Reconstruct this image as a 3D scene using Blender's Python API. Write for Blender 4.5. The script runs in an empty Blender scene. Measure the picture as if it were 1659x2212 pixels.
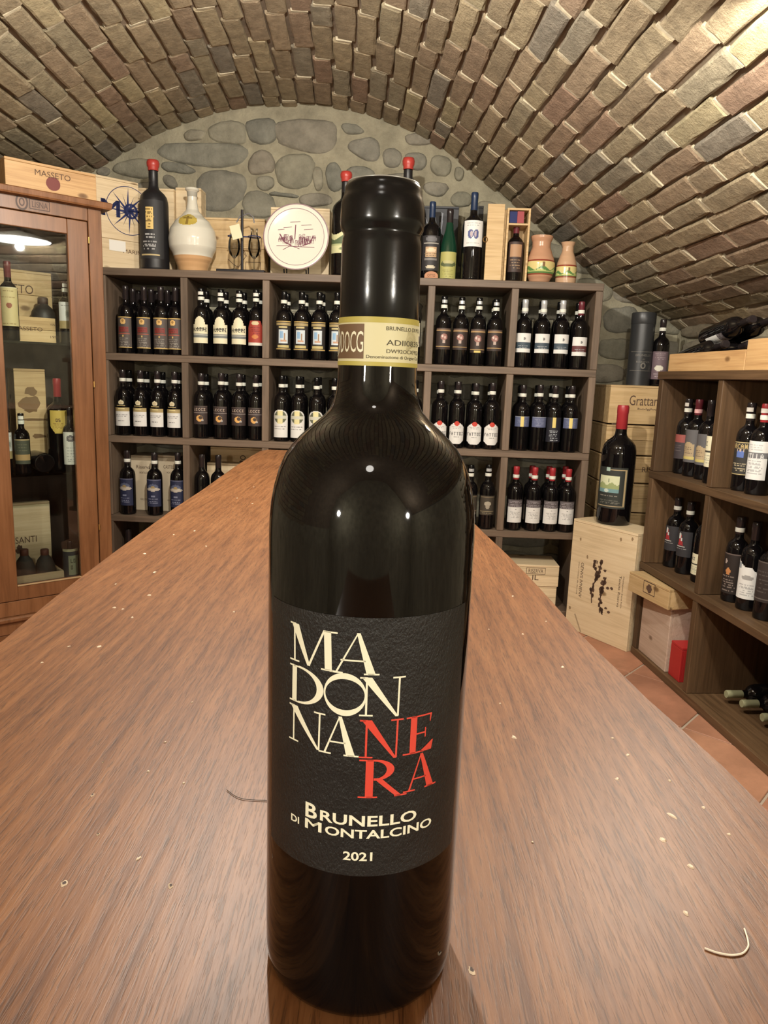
import bpy, bmesh, math, random
from mathutils import Vector, Matrix, noise
R_ = random.Random(7)
SC = bpy.context.scene
COL = SC.collection
# ------------------------------------------------------------------ camera
EYE = 1.12
FPX = 1563.0; PITCH = .1826; ROLL = .0362
fw = Vector((0, math.cos(PITCH), -math.sin(PITCH)))
up0 = Vector((0, math.sin(PITCH), math.cos(PITCH))); r0 = Vector((1, 0, 0))
RT = r0*math.cos(ROLL) + up0*math.sin(ROLL)
UP = -r0*math.sin(ROLL) + up0*math.cos(ROLL)
CAM = Vector((0, 0, EYE))
cd = bpy.data.cameras.new('camera'); cam = bpy.data.objects.new('camera', cd); COL.objects.link(cam)
cd.sensor_fit = 'HORIZONTAL'; cd.sensor_width = 36; cd.lens = 36*FPX/1659; cd.clip_start = .01
mw = Matrix((RT, UP, -fw)).transposed().to_4x4(); mw.translation = CAM; cam.matrix_world = mw
cd.dof.use_dof = False
SC.camera = cam
SC.view_settings.view_transform = 'Standard'; SC.view_settings.look = 'None'
SC.view_settings.gamma = 1; SC.view_settings.use_curve_mapping = False
SC.view_settings.exposure = 0.85
wd = bpy.data.worlds.new('world'); SC.world = wd; wd.use_nodes = True
wd.node_tree.nodes['Background'].inputs[0].default_value = (.9, .85, .75, 1)
wd.node_tree.nodes['Background'].inputs[1].default_value = .12
def lamp(name, loc, power, size, col=(1, .83, .62), kind='POINT', rot=None, spot=None):
    l = bpy.data.lights.new(name, kind); l.energy = power; l.color = col
    if kind == 'AREA': l.size = size
    else: l.shadow_soft_size = size
    if spot: l.spot_size = spot; l.spot_blend = .6
    o = bpy.data.objects.new(name, l); o.location = loc; COL.objects.link(o)
    if rot: o.rotation_euler = rot
    return o
def aim(o, t):
    o.rotation_euler = (Vector(t)-o.location).to_track_quat('-Z', 'Y').to_euler()
PEND = Vector((-.30, 1.55, 2.13)); SAUC = Vector((.62, 1.50, 1.93))
lamp('spot_bulb', PEND+Vector((0, 0, -.05)), 66, .028, (1, .93, .82))
lamp('saucer_lamp_bulb', SAUC+Vector((0, 0, -.035)), 25, .025, (1, .92, .78))
lamp('wall_lamp_bulb', (-1.06, -1.22, 1.30), 32, .05, (1, .94, .84))
lamp('wall_lamp_bulb', (1.14, -1.16, 1.30), 32, .05, (1, .93, .82))
lamp('rear_ceiling_bulb', (-.1, -.75, 2.15), 4, .10, (1, .94, .86))

def ray(x, y): return fw + RT*((x-829.5)/FPX) - UP*((y-1106)/FPX)
def onZ(x, y, z): d = ray(x, y); return CAM + d*((z-EYE)/d.z)
class Fr:
    """vertical frame standing in the room: local x along the face, y into depth, z up"""
    def __init__(s, ox, oy, ang):
        s.o = Vector((ox, oy, 0)); s.a = ang
        s.ex = Vector((math.cos(ang), math.sin(ang), 0)); s.ey = Vector((-math.sin(ang), math.cos(ang), 0))
    def w(s, x, y, z=0): return s.o + s.ex*x + s.ey*y + Vector((0, 0, z))
    def hit(s, px, py, d=0):
        r = ray(px, py); p = s.o + s.ey*d; t = (p-CAM).dot(s.ey)/r.dot(s.ey)
        q = CAM + r*t; return (q-s.o).dot(s.ex), q.z
# ------------------------------------------------------------------ objects
def part(name, me, parent=None, mats=None, label=None):
    o = bpy.data.objects.new(name, me); COL.objects.link(o)
    if parent is not None: o.parent = parent
    if mats:
        if not isinstance(mats, (list, tuple)): mats = [mats]
        if len(me.materials) == 0:
            for m in mats: me.materials.append(m)
    if label: o['label'] = label
    return o
def tag(o, label, cat, group=None):
    o['label'] = label; o['category'] = cat
    if group: o['group'] = group
    return o
def thing(name, label, cat, loc=(0, 0, 0), rz=0, group=None):
    o = bpy.data.objects.new(name, None); COL.objects.link(o); o.empty_display_size = .02
    o.location = loc; o.rotation_euler = (0, 0, rz)
    return tag(o, label, cat, group)
def struct(o): o['kind'] = 'structure'; return o
class MB:
    def __init__(s): s.v = []; s.f = []; s.m = []; s.c = []
    def quad(s, a, b, c, d, mi=0, col=None):
        i = len(s.v); s.v += [a, b, c, d]; s.f.append((i, i+1, i+2, i+3)); s.m.append(mi); s.c.append(col)
    def poly(s, pts, mi=0, col=None):
        i = len(s.v); s.v += list(pts); s.f.append(tuple(range(i, i+len(pts)))); s.m.append(mi); s.c.append(col)
    def grid(s, rows, mi=0, closed=False, flip=False):
        n = len(rows[0]); b = len(s.v)
        for r in rows: s.v += list(r)
        for i in range(len(rows)-1):
            for j in range(n if closed else n-1):
                k = (j+1) % n
                q = (b+i*n+j, b+i*n+k, b+(i+1)*n+k, b+(i+1)*n+j)
                s.f.append(q[::-1] if flip else q); s.m.append(mi); s.c.append(None)
    def box(s, x0, x1, y0, y1, z0, z1, mi=0, bev=0.0, T=None):
        """box with (optionally) chamfered edges"""
        b = min(bev, (x1-x0)*.45, (y1-y0)*.45, (z1-z0)*.45)
        if x0 > x1: x0, x1 = x1, x0
        if b <= 0:
            P = [(x, y, z) for z in (z0, z1) for x, y in ((x0, y0), (x1, y0), (x1, y1), (x0, y1))]
            F = [(3, 2, 1, 0), (4, 5, 6, 7), (0, 1, 5, 4), (1, 2, 6, 5), (2, 3, 7, 6), (3, 0, 4, 7)]
        else:
            bm = bmesh.new(); bmesh.ops.create_cube(bm, size=1)
            for v in bm.verts: v.co = Vector(((x0+x1)/2+v.co.x*(x1-x0), (y0+y1)/2+v.co.y*(y1-y0), (z0+z1)/2+v.co.z*(z1-z0)))
            bmesh.ops.bevel(bm, geom=bm.edges[:], offset=b, segments=1, affect='EDGES')
            bm.verts.index_update()
            P = [tuple(v.co) for v in bm.verts]; F = [tuple(v.index for v in f.verts) for f in bm.faces]; bm.free()
        if T: P = [T(Vector(p)) for p in P]
        i = len(s.v); s.v += P
        for f in F: s.f.append(tuple(i+k for k in f)); s.m.append(mi); s.c.append(None)
    def lathe(s, prof, n=32, mi=0, cx=0, cy=0, T=None, mis=None):
        """prof: (r, z) bottom to top"""
        b = len(s.v)
        for r, z in prof:
            for k in range(n):
                a = 2*math.pi*k/n; p = Vector((cx+r*math.sin(a), cy-r*math.cos(a), z))
                s.v.append(T(p) if T else p)
        for i in range(len(prof)-1):
            for k in range(n):
                k2 = (k+1) % n
                s.f.append((b+i*n+k, b+i*n+k2, b+(i+1)*n+k2, b+(i+1)*n+k)); s.m.append(mis[i] if mis else mi); s.c.append(None)
    def tube(s, pts, r, n=8, mi=0, cap=True):
        pts = [Vector(p) for p in pts]; rows = []
        for i, p in enumerate(pts):
            t = (pts[min(i+1, len(pts)-1)]-pts[max(i-1, 0)]).normalized()
            a = t.cross(Vector((0, 0, 1)) if abs(t.z) < .9 else Vector((1, 0, 0))).normalized(); b2 = t.cross(a)
            rr = r[i] if isinstance(r, (list, tuple)) else r
            rows.append([p+(a*math.cos(2*math.pi*k/n)+b2*math.sin(2*math.pi*k/n))*rr for k in range(n)])
        s.grid(rows, mi, closed=True)
        if cap: s.poly(rows[0][::-1], mi); s.poly(rows[-1], mi)
    def mesh(s, name, mats=None, smooth=False, colors=False):
        me = bpy.data.meshes.new(name); me.from_pydata([tuple(v) for v in s.v], [], s.f)
        if mats:
            for m in (mats if isinstance(mats, (list, tuple)) else [mats]): me.materials.append(m)
        if any(s.m): me.polygons.foreach_set('material_index', s.m)
        if smooth: me.polygons.foreach_set('use_smooth', [True]*len(s.f))
        if colors:
            at = me.color_attributes.new('Col', 'FLOAT_COLOR', 'CORNER'); arr = []
            for f, c in zip(s.f, s.c):
                arr += (list(c or (1, 1, 1))+[1])*len(f)
            at.data.foreach_set('color', arr)
        me.update(); return me
    def obj(s, name, mats, parent=None, smooth=False, colors=False, label=None):
        return part(name, s.mesh(name, mats, smooth, colors), parent, None, label)
def autosmooth(o, deg=35):
    me = o.data; me.polygons.foreach_set('use_smooth', [True]*len(me.polygons))
    try: me.set_sharp_from_angle(angle=math.radians(deg))
    except Exception: pass
    return o
# ------------------------------------------------------------------ materials
def newmat(name):
    m = bpy.data.materials.new(name); m.use_nodes = True; nt = m.node_tree
    return m, nt, nt.nodes['Principled BSDF']
def ND(nt, t, **k):
    n = nt.nodes.new(t)
    for a, b in k.items():
        if a.startswith('i_'): n.inputs[a[2:].replace('_', ' ')].default_value = b
        else: setattr(n, a, b)
    return n
def flat(name, col, rough=.5, metal=0, bump=0, bscale=60, **k):
    m, nt, b = newmat(name); b.inputs['Base Color'].default_value = (*col, 1)
    b.inputs['Roughness'].default_value = rough; b.inputs['Metallic'].default_value = metal
    for a, v in k.items(): b.inputs[a.replace('_', ' ')].default_value = v
    if bump:
        tc = ND(nt, 'ShaderNodeTexCoord'); n = ND(nt, 'ShaderNodeTexNoise'); n.inputs['Scale'].default_value = bscale; n.inputs['Detail'].default_value = 5
        bp = ND(nt, 'ShaderNodeBump'); bp.inputs['Strength'].default_value = bump; bp.inputs['Distance'].default_value = .002
        nt.links.new(tc.outputs['Object'], n.inputs['Vector']); nt.links.new(n.outputs['Fac'], bp.inputs['Height']); nt.links.new(bp.outputs[0], b.inputs['Normal'])
    return m
def ramp(nt, stops):
    r = ND(nt, 'ShaderNodeValToRGB'); e = r.color_ramp.elements
    e[0].position, e[0].color = stops[0][0], (*stops[0][1], 1); e[1].position, e[1].color = stops[-1][0], (*stops[-1][1], 1)
    for p, c in stops[1:-1]: q = e.new(p); q.color = (*c, 1)
    return r
def wood(name, cols, grain=(3, 60, 60), rough=.5, bump=.15, knots=0, fine=(6, 260, 260), spec=.5, coat=0, rnd=.25, blot=.35, dist=.6, pores=None):
    m, nt, b = newmat(name); L = nt.links.new
    tc = ND(nt, 'ShaderNodeTexCoord'); oi = ND(nt, 'ShaderNodeObjectInfo')
    off = ND(nt, 'ShaderNodeVectorMath', operation='ADD')
    cmb = ND(nt, 'ShaderNodeCombineXYZ'); mu = ND(nt, 'ShaderNodeMath', operation='MULTIPLY'); mu.inputs[1].default_value = 7.3
    L(oi.outputs['Random'], mu.inputs[0]); L(mu.outputs[0], cmb.inputs[0]); L(mu.outputs[0], cmb.inputs[2])
    L(tc.outputs['Object'], off.inputs[0]); L(cmb.outputs[0], off.inputs[1])
    def ns(scale, det=6, dist=0.0, rg=.6):
        mp = ND(nt, 'ShaderNodeMapping'); mp.inputs['Scale'].default_value = scale
        n = ND(nt, 'ShaderNodeTexNoise'); n.inputs['Scale'].default_value = 1; n.inputs['Detail'].default_value = det; n.inputs['Distortion'].default_value = dist; n.inputs['Roughness'].default_value = rg
        L(off.outputs[0], mp.inputs[0]); L(mp.outputs[0], n.inputs['Vector']); return n
    g = ns(grain, 6, dist); f = ns(fine, 3); bl = ns((2.2, 2.2, 2.2), 3)
    mx = ND(nt, 'ShaderNodeMath', operation='MULTIPLY_ADD'); mx.inputs[1].default_value = .75
    s2 = ND(nt, 'ShaderNodeMath', operation='MULTIPLY'); s2.inputs[1].default_value = .25
    L(f.outputs['Fac'], s2.inputs[0]); L(g.outputs['Fac'], mx.inputs[0]); L(s2.outputs[0], mx.inputs[2])
    a2 = ND(nt, 'ShaderNodeMath', operation='MULTIPLY_ADD'); a2.inputs[1].default_value = blot; 
    sb = ND(nt, 'ShaderNodeMath', operation='SUBTRACT'); sb.inputs[1].default_value = blot*.5
    L(bl.outputs['Fac'], a2.inputs[0]); L(mx.outputs[0], a2.inputs[2]); L(a2.outputs[0], sb.inputs[0])
    r = ramp(nt, [(p, c) for p, c in zip([.30, .5, .72], cols)]); L(sb.outputs[0], r.inputs[0])
    hs = ND(nt, 'ShaderNodeHueSaturation'); mr = ND(nt, 'ShaderNodeMapRange'); mr.inputs[3].default_value = 1-rnd; mr.inputs[4].default_value = 1+rnd*.6
    L(oi.outputs['Random'], mr.inputs[0]); L(mr.outputs[0], hs.inputs['Value']); L(r.outputs[0], hs.inputs['Color'])
    out = hs.outputs[0]
    if knots:
        vo = ND(nt, 'ShaderNodeTexVoronoi'); mp = ND(nt, 'ShaderNodeMapping'); mp.inputs['Scale'].default_value = (5, 9, 9)
        L(off.outputs[0], mp.inputs[0]); L(mp.outputs[0], vo.inputs['Vector']); vo.inputs['Scale'].default_value = 1
        kr = ramp(nt, [(0, (0, 0, 0)), (.07, (.2, .2, .2)), (.12, (1, 1, 1))]); L(vo.outputs['Distance'], kr.inputs[0])
        mm = ND(nt, 'ShaderNodeMix', data_type='RGBA'); mm.inputs[6].default_value = (cols[0][0]*.35, cols[0][1]*.28, cols[0][2]*.2, 1)
        L(kr.outputs[0], mm.inputs[0]); L(out, mm.inputs[7]); out = mm.outputs[2]
    hgt = mx.outputs[0]
    if pores:
        pn = ns(pores, 2, .1); pr_ = ND(nt, 'ShaderNodeMapRange'); pr_.inputs[1].default_value = .54; pr_.inputs[2].default_value = .62; pr_.inputs[3].default_value = 1; pr_.inputs[4].default_value = .62
        L(pn.outputs['Fac'], pr_.inputs[0]); hp = ND(nt, 'ShaderNodeHueSaturation'); L(out, hp.inputs['Color']); L(pr_.outputs[0], hp.inputs['Value']); out = hp.outputs[0]
        ml = ND(nt, 'ShaderNodeMath', operation='MULTIPLY_ADD'); ml.inputs[1].default_value = .35; L(pr_.outputs[0], ml.inputs[0]); L(mx.outputs[0], ml.inputs[2]); hgt = ml.outputs[0]
    L(out, b.inputs['Base Color'])
    bp = ND(nt, 'ShaderNodeBump'); bp.inputs['Strength'].default_value = bump; bp.inputs['Distance'].default_value = .002
    L(hgt, bp.inputs['Height']); L(bp.outputs[0], b.inputs['Normal'])
    b.inputs['Roughness'].default_value = rough; b.inputs['Specular IOR Level'].default_value = spec
    if coat: b.inputs['Coat Weight'].default_value = coat; b.inputs['Coat Roughness'].default_value = .25
    return m
def masonry(name, stops, nscale=14, bump=.6, bscale=45, rough=.9, bdist=.006):
    """stops coloured by object random + noise"""
    m, nt, b = newmat(name); L = nt.links.new
    tc = ND(nt, 'ShaderNodeTexCoord'); oi = ND(nt, 'ShaderNodeObjectInfo'); geo = ND(nt, 'ShaderNodeNewGeometry')
    n = ND(nt, 'ShaderNodeTexNoise'); n.inputs['Scale'].default_value = nscale; n.inputs['Detail'].default_value = 6; n.inputs['Roughness'].default_value = .65
    L(geo.outputs['Position'], n.inputs['Vector'])
    r = ramp(nt, stops); r.color_ramp.interpolation = 'LINEAR'
    at = ND(nt, 'ShaderNodeAttribute', attribute_name='rnd')
    ad = ND(nt, 'ShaderNodeMath', operation='ADD'); fr = ND(nt, 'ShaderNodeMath', operation='FRACT')
    L(oi.outputs['Random'], ad.inputs[0]); L(at.outputs['Fac'], ad.inputs[1]); L(ad.outputs[0], fr.inputs[0]); L(fr.outputs[0], r.inputs[0])
    mr = ND(nt, 'ShaderNodeMapRange'); mr.inputs[1].default_value = .25; mr.inputs[2].default_value = .75; mr.inputs[3].default_value = .62; mr.inputs[4].default_value = 1.3
    L(n.outputs['Fac'], mr.inputs[0])
    hs = ND(nt, 'ShaderNodeHueSaturation'); L(r.outputs[0], hs.inputs['Color']); L(mr.outputs[0], hs.inputs['Value'])
    L(hs.outputs[0], b.inputs['Base Color']); b.inputs['Roughness'].default_value = rough; b.inputs['Specular IOR Level'].default_value = .2
    n2 = ND(nt, 'ShaderNodeTexNoise'); n2.inputs['Scale'].default_value = bscale; n2.inputs['Detail'].default_value = 8; n2.inputs['Roughness'].default_value = .7
    L(geo.outputs['Position'], n2.inputs['Vector'])
    bp = ND(nt, 'ShaderNodeBump'); bp.inputs['Strength'].default_value = bump; bp.inputs['Distance'].default_value = bdist
    L(n2.outputs['Fac'], bp.inputs['Height']); L(bp.outputs[0], b.inputs['Normal'])
    return m
M_brick = masonry('brick', [(0, (.37, .305, .20)), (.18, (.33, .26, .175)), (.32, (.44, .365, .235)), (.46, (.33, .225, .16)), (.6, (.38, .325, .215)), (.74, (.27, .24, .195)), (.86, (.48, .41, .25)), (1, (.36, .265, .19))], 24, 1.0, 75, bdist=.011)
M_stone = masonry('stone', [(0, (.25, .24, .185)), (.3, (.31, .285, .215)), (.55, (.22, .22, .185)), (.8, (.29, .26, .205)), (1, (.25, .24, .20))], 11, .9, 26, bdist=.012)
M_rstone = masonry('rough_stone', [(0, (.26, .22, .16)), (.5, (.20, .17, .12)), (1, (.29, .26, .2))], 9, .7, 28)
M_mortar = masonry('wall_mortar', [(0, (.36, .33, .24)), (1, (.36, .33, .24))], 8, .9, 24, bdist=.015)
M_vmort = masonry('vault_mortar', [(0, (.24, .19, .14)), (1, (.24, .19, .14))], 12, .6, 50)
M_ejoint = masonry('end_joint', [(0, (.50, .44, .32)), (1, (.50, .44, .32))], 20, .5, 90)
M_tile = masonry('terracotta', [(0, (.42, .20, .12)), (.5, (.36, .17, .105)), (1, (.45, .23, .14))], 5, .12, 40, .45)
M_grout = flat('grout', (.42, .34, .26), .9, bump=.3)
M_counter = wood('counter_wood', [(.085, .029, .008), (.170, .067, .022), (.245, .108, .040)], grain=(160, 8, 60), fine=(700, 60, 200), rough=.43, bump=.12, pores=(1150, 60, 300), dist=.1, spec=.28, rnd=0, blot=.22)
M_shelf = wood('shelf_wood', [(.085, .058, .038), (.15, .105, .072), (.21, .15, .105)], rough=.55, bump=.12)
M_rshelf = wood('right_shelf_wood', [(.055, .030, .013), (.10, .056, .026), (.15, .088, .043)], rough=.5, bump=.12)
M_cab = wood('cherry_wood', [(.11, .045, .017), (.19, .080, .032), (.26, .118, .052)], grain=(30, 30, 2.5), fine=(160, 160, 6), rough=.33, bump=.1, rnd=.08)
M_pine = wood('pine', [(.42, .27, .12), (.60, .42, .21), (.70, .52, .29)], rough=.6, bump=.12, knots=1, rnd=.12)
M_pinew = wood('pale_pine', [(.58, .44, .26), (.73, .58, .37), (.80, .67, .46)], rough=.6, bump=.1, knots=1, rnd=.1)
M_pineo = wood('honey_pine', [(.38, .21, .085), (.53, .325, .145), (.62, .42, .21)], rough=.55, bump=.12, knots=1, rnd=.08)
M_glassK = flat('dark_wine_glass', (.002, .0016, .0016), .04, **{'IOR': 1.45})
M_glassB = flat('dark_glass_far', (.004, .0035, .004), .035, **{'IOR': 1.5})
M_glassG = flat('green_glass', (.008, .040, .022), .08, **{'IOR': 1.5})
M_matteK = flat('black_frosted_glass', (.012, .012, .014), .4)
M_olive = flat('dusty_olive_foil', (.34, .34, .20), .6)
M_capK = flat('black_capsule', (.005, .005, .0055), .18, bump=.02, bscale=200, **{'Specular IOR Level': .36})
M_capD = flat('dark_capsule', (.022, .017, .018), .2)
M_capS = flat('grey_capsule', (.25, .25, .27), .3, .5)
M_capW = flat('light_capsule', (.55, .57, .58), .3, .3)
M_capR = flat('red_capsule', (.36, .028, .035), .4)
M_capRd = flat('wine_red_capsule', (.13, .02, .03), .35)
M_capB = flat('blue_capsule', (.012, .028, .075), .35)
M_wax = flat('red_wax', (.42, .045, .035), .35, bump=.3, bscale=40)
M_band = flat('paper_band', (.75, .76, .68), .6)
M_pinkb = flat('pink_band', (.75, .42, .42), .6)
M_ink = flat('dark_ink', (.10, .055, .035), .8)
M_inkb = flat('blue_ink', (.02, .03, .12), .8)
M_white = flat('white_paper', (.8, .78, .72), .7)
M_iron = flat('dark_iron', (.02, .018, .02), .45, .6)
M_brass = flat('brass', (.5, .3, .1), .35, .9)
M_shade = flat('white_enamel', (.8, .78, .72), .35)
def print_mat(name, rough=.6, bump=0):
    m, nt, b = newmat(name); a = ND(nt, 'ShaderNodeVertexColor', layer_name='Col')
    nt.links.new(a.outputs[0], b.inputs['Base Color']); b.inputs['Roughness'].default_value = rough
    return m
M_print = print_mat('printed_label'); M_gloss = print_mat('glazed_print', .2)
def clear(name, tint=(1, 1, 1), rough=0.0):
    m, nt, b = newmat(name); L = nt.links.new
    tr = ND(nt, 'ShaderNodeBsdfTransparent'); tr.inputs[0].default_value = (*tint, 1)
    gl = ND(nt, 'ShaderNodeBsdfGlossy'); gl.inputs['Roughness'].default_value = rough; gl.inputs[0].default_value = (1, 1, 1, 1)
    fr = ND(nt, 'ShaderNodeFresnel'); fr.inputs[0].default_value = 1.5
    mx = ND(nt, 'ShaderNodeMixShader'); L(fr.outputs[0], mx.inputs[0]); L(tr.outputs[0], mx.inputs[1]); L(gl.outputs[0], mx.inputs[2])
    L(mx.outputs[0], nt.nodes['Material Output'].inputs[0]); nt.nodes.remove(b); return m
M_pane = clear('window_glass', (.93, .95, .93), .015)
M_shelfglass = clear('shelf_glass', (.62, .72, .68), .02)
M_crystal = clear('crystal', (.80, .81, .80))
# ------------------------------------------------------------------ text and ribbons
def text2d(body, x0, x1, z0, z1, off=0):
    """flat glyph faces of the built-in font, fitted into the box -> (verts2d, faces)"""
    cu = bpy.data.curves.new('t', 'FONT'); cu.body = body; cu.resolution_u = 3; cu.offset = off
    o = bpy.data.objects.new('t', cu); COL.objects.link(o)
    dg = bpy.context.evaluated_depsgraph_get(); dg.update()
    me = o.evaluated_get(dg).to_mesh()
    vs = [(v.co.x, v.co.y) for v in me.vertices]; fs = [tuple(p.vertices) for p in me.polygons]
    o.evaluated_get(dg).to_mesh_clear(); bpy.data.objects.remove(o); bpy.data.curves.remove(cu)
    a, b = min(v[0] for v in vs), max(v[0] for v in vs); c, d = min(v[1] for v in vs), max(v[1] for v in vs)
    return [(x0+(v[0]-a)/(b-a)*(x1-x0), z0+(v[1]-c)/max(d-c, 1e-9)*(z1-z0)) for v in vs], fs
class Flat:
    """2-D drawing (text, strokes, polygons) that is later laid on a surface"""
    def __init__(s): s.v = []; s.f = []
    def add(s, vs, fs): i = len(s.v); s.v += vs; s.f += [tuple(i+k for k in f) for f in fs]
    def text(s, body, x0, x1, z0, z1, up=False, off=0):
        vs, fs = text2d(body, 0, 1, 0, 1, off)
        if up: vs = [(x0+(v[1])*(x1-x0), z1-(v[0])*(z1-z0)) for v in vs]   # reads downwards
        else: vs = [(x0+v[0]*(x1-x0), z0+v[1]*(z1-z0)) for v in vs]
        if up: fs = [f for f in fs]
        s.add(vs, fs)
    def quad(s, *p): s.add(list(p), [(0, 1, 2, 3)])
    def stroke(s, xa, za, xb, zb, wa, wb=None):
        wb = wa if wb is None else wb
        s.quad((xa-wa/2, za), (xa+wa/2, za), (xb+wb/2, zb), (xb-wb/2, zb))
    def line(s, pts, w, closed=False):
        if closed: pts = list(pts)+[pts[0]]
        for (a, b), (c, d) in zip(pts, pts[1:]):
            L = math.hypot(c-a, d-b) or 1; nx, nz = -(d-b)/L*w/2, (c-a)/L*w/2
            s.quad((a+nx, b+nz), (a-nx, b-nz), (c-nx, d-nz), (c+nx, d+nz))
    def ring(s, cx, cz, a, b, a2, b2, t0=0, t1=360, n=40):
        for k in range(n):
            u, w = math.radians(t0+(t1-t0)*k/n), math.radians(t0+(t1-t0)*(k+1)/n)
            s.quad((cx+a*math.cos(u), cz+b*math.sin(u)), (cx+a*math.cos(w), cz+b*math.sin(w)), (cx+a2*math.cos(w), cz+b2*math.sin(w)), (cx+a2*math.cos(u), cz+b2*math.sin(u)))
    def disc(s, cx, cz, a, b=None, n=24, jit=0):
        b = b or a; P = [(cx+a*(1+jit*R_.uniform(-1, 1))*math.cos(2*math.pi*k/n), cz+b*(1+jit*R_.uniform(-1, 1))*math.sin(2*math.pi*k/n)) for k in range(n)]
        s.add(P, [tuple(range(n))])
    def poly(s, pts): s.add(list(pts), [tuple(range(len(pts)))])
    def flatmesh(s, name, mat, y, zoff=0):
        """into plane y (local x,z), facing -y"""
        m = MB(); m.v = [(a, y, b+zoff) for a, b in s.v]; m.f = list(s.f); m.m = [0]*len(m.f); m.c = [None]*len(m.f)
        return m.mesh(name, mat)
    def wrap(s, name, mat, R, step=.001):
        bm = bmesh.new(); vv = [bm.verts.new((a, 0, b)) for a, b in s.v]
        for f in s.f:
            try: bm.faces.new([vv[i] for i in f])
            except ValueError: pass
        x0 = min(a for a, b in s.v); x1 = max(a for a, b in s.v); x = x0+step
        while x < x1:
            bmesh.ops.bisect_plane(bm, geom=bm.verts[:]+bm.edges[:]+bm.faces[:], plane_co=(x, 0, 0), plane_no=(1, 0, 0), dist=1e-7); x += step
        for v in bm.verts:
            a = v.co.x/R; v.co = Vector((R*math.sin(a), -R*math.cos(a), v.co.z))
        bmesh.ops.recalc_face_normals(bm, faces=bm.faces[:])
        me = bpy.data.meshes.new(name); bm.to_mesh(me); bm.free(); me.materials.append(mat); return me
def serif_word():
    """the big display letters: returns (pale, red) drawings in millimetres on the label"""
    P, Q = Flat(), Flat()
    def sf(F, x0, x1, z): F.quad((x0, z-.28), (x1, z-.28), (x1, z+.28), (x0, z+.28))
    def A(F, xl, xa, xr, z0, z1):
        F.stroke(xl+2.1, z0, xa-.1, z1, .75, .5); F.stroke(xr-2.7, z0, xa+.0, z1, 3.1, 1.2)
        zc = z0+(z1-z0)*.33; F.quad((xl+3.6, zc-.25), (xr-4.2, zc-.25), (xr-4.4, zc+.3), (xl+3.8, zc+.3))
        sf(F, xl, xl+4.6, z0+.28); sf(F, xr-5.2, xr, z0+.28)
    def N(F, x0, x1, z0, z1, low=0):
        F.stroke(x0+2.3, z0, x0+2.3, z1, .7); F.stroke(x0+2.3, z1-.1, x1-2.6, z0-low, 3.5, 1.0); F.stroke(x1-2.3, z0-low+.2, x1-2.1, z1, .65)
        sf(F, x0, x0+4.6, z0+.28); sf(F, x0, x0+2.2, z1-.28); sf(F, x1-4.4, x1, z1-.28)
    # M
    P.stroke(-26.6, 136, -26.9, 149.2, .75); P.stroke(-26.5, 149.3, -20.3, 135.6, 3.4, 1.2); P.stroke(-20.2, 135.9, -14.4, 149.3, .9, .8)
    P.stroke(-12.7, 135.6, -13.3, 149.2, 2.6); sf(P, -29, -24.4, 136.1); sf(P, -29, -26.2, 149.2); sf(P, -15.4, -10.1, 135.6); sf(P, -14.6, -9.7, 149)
    A(P, -12.2, -2.6, 4.7, 135.2, 149.7)
    # D O N
    P.stroke(-26.6, 121.2, -26.6, 134.4, 2.2); sf(P, -29, -24, 134.1); sf(P, -29, -24, 121.3)
    P.ring(-24.6, 127.8, 10.3, 6.75, 7.7, 6.0, -90, 90, 22)
    P.ring(-6.8, 127.8, 7.4, 7.6, 6.8, 5.5, 0, 360, 48)
    N(P, -1.7, 13.8, 120.6, 134.5, .3)
    # N A
    N(P, -29, -13.4, 106.4, 119.8, .4); A(P, -15.7, -8.1, -1.4, 105.6, 119.8)
    # NE RA in red
    N(Q, -1.3, 13.7, 105.4, 119.3, .3)
    Q.stroke(17.6, 105.6, 17.7, 119.2, 2.4); sf(Q, 13.9, 22, 105.7); sf(Q, 14.8, 24.8, 119)
    Q.stroke(24.4, 116.2, 24.7, 119.2, .35, .8); sf(Q, 18, 22.6, 112.6); Q.stroke(22.5, 110.8, 22.5, 114.4, .5)
    Q.quad((20, 105.5), (25.4, 105.5), (26.1, 109), (25.6, 109)); Q.stroke(22, 105.5, 25.4, 105.9, 3, .8)
    Q.stroke(2.5, 90.8, 2.5, 104.7, 2.7); sf(Q, -1.3, 5.4, 90.9); sf(Q, -1.1, 4, 104.6)
    Q.ring(4, 101, 7.1, 3.9, 4.4, 3.2, -90, 90, 20); Q.stroke(13.2, 90.6, 5.2, 98, 2.2, 2.6); sf(Q, 11.4, 16, 90.9)
    A(Q, 14.6, 21.3, 28.5, 91.3, 104.9)
    for F in (P, Q): F.v = [(a/1000, b/1000) for a, b in F.v]
    return P, Q
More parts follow.
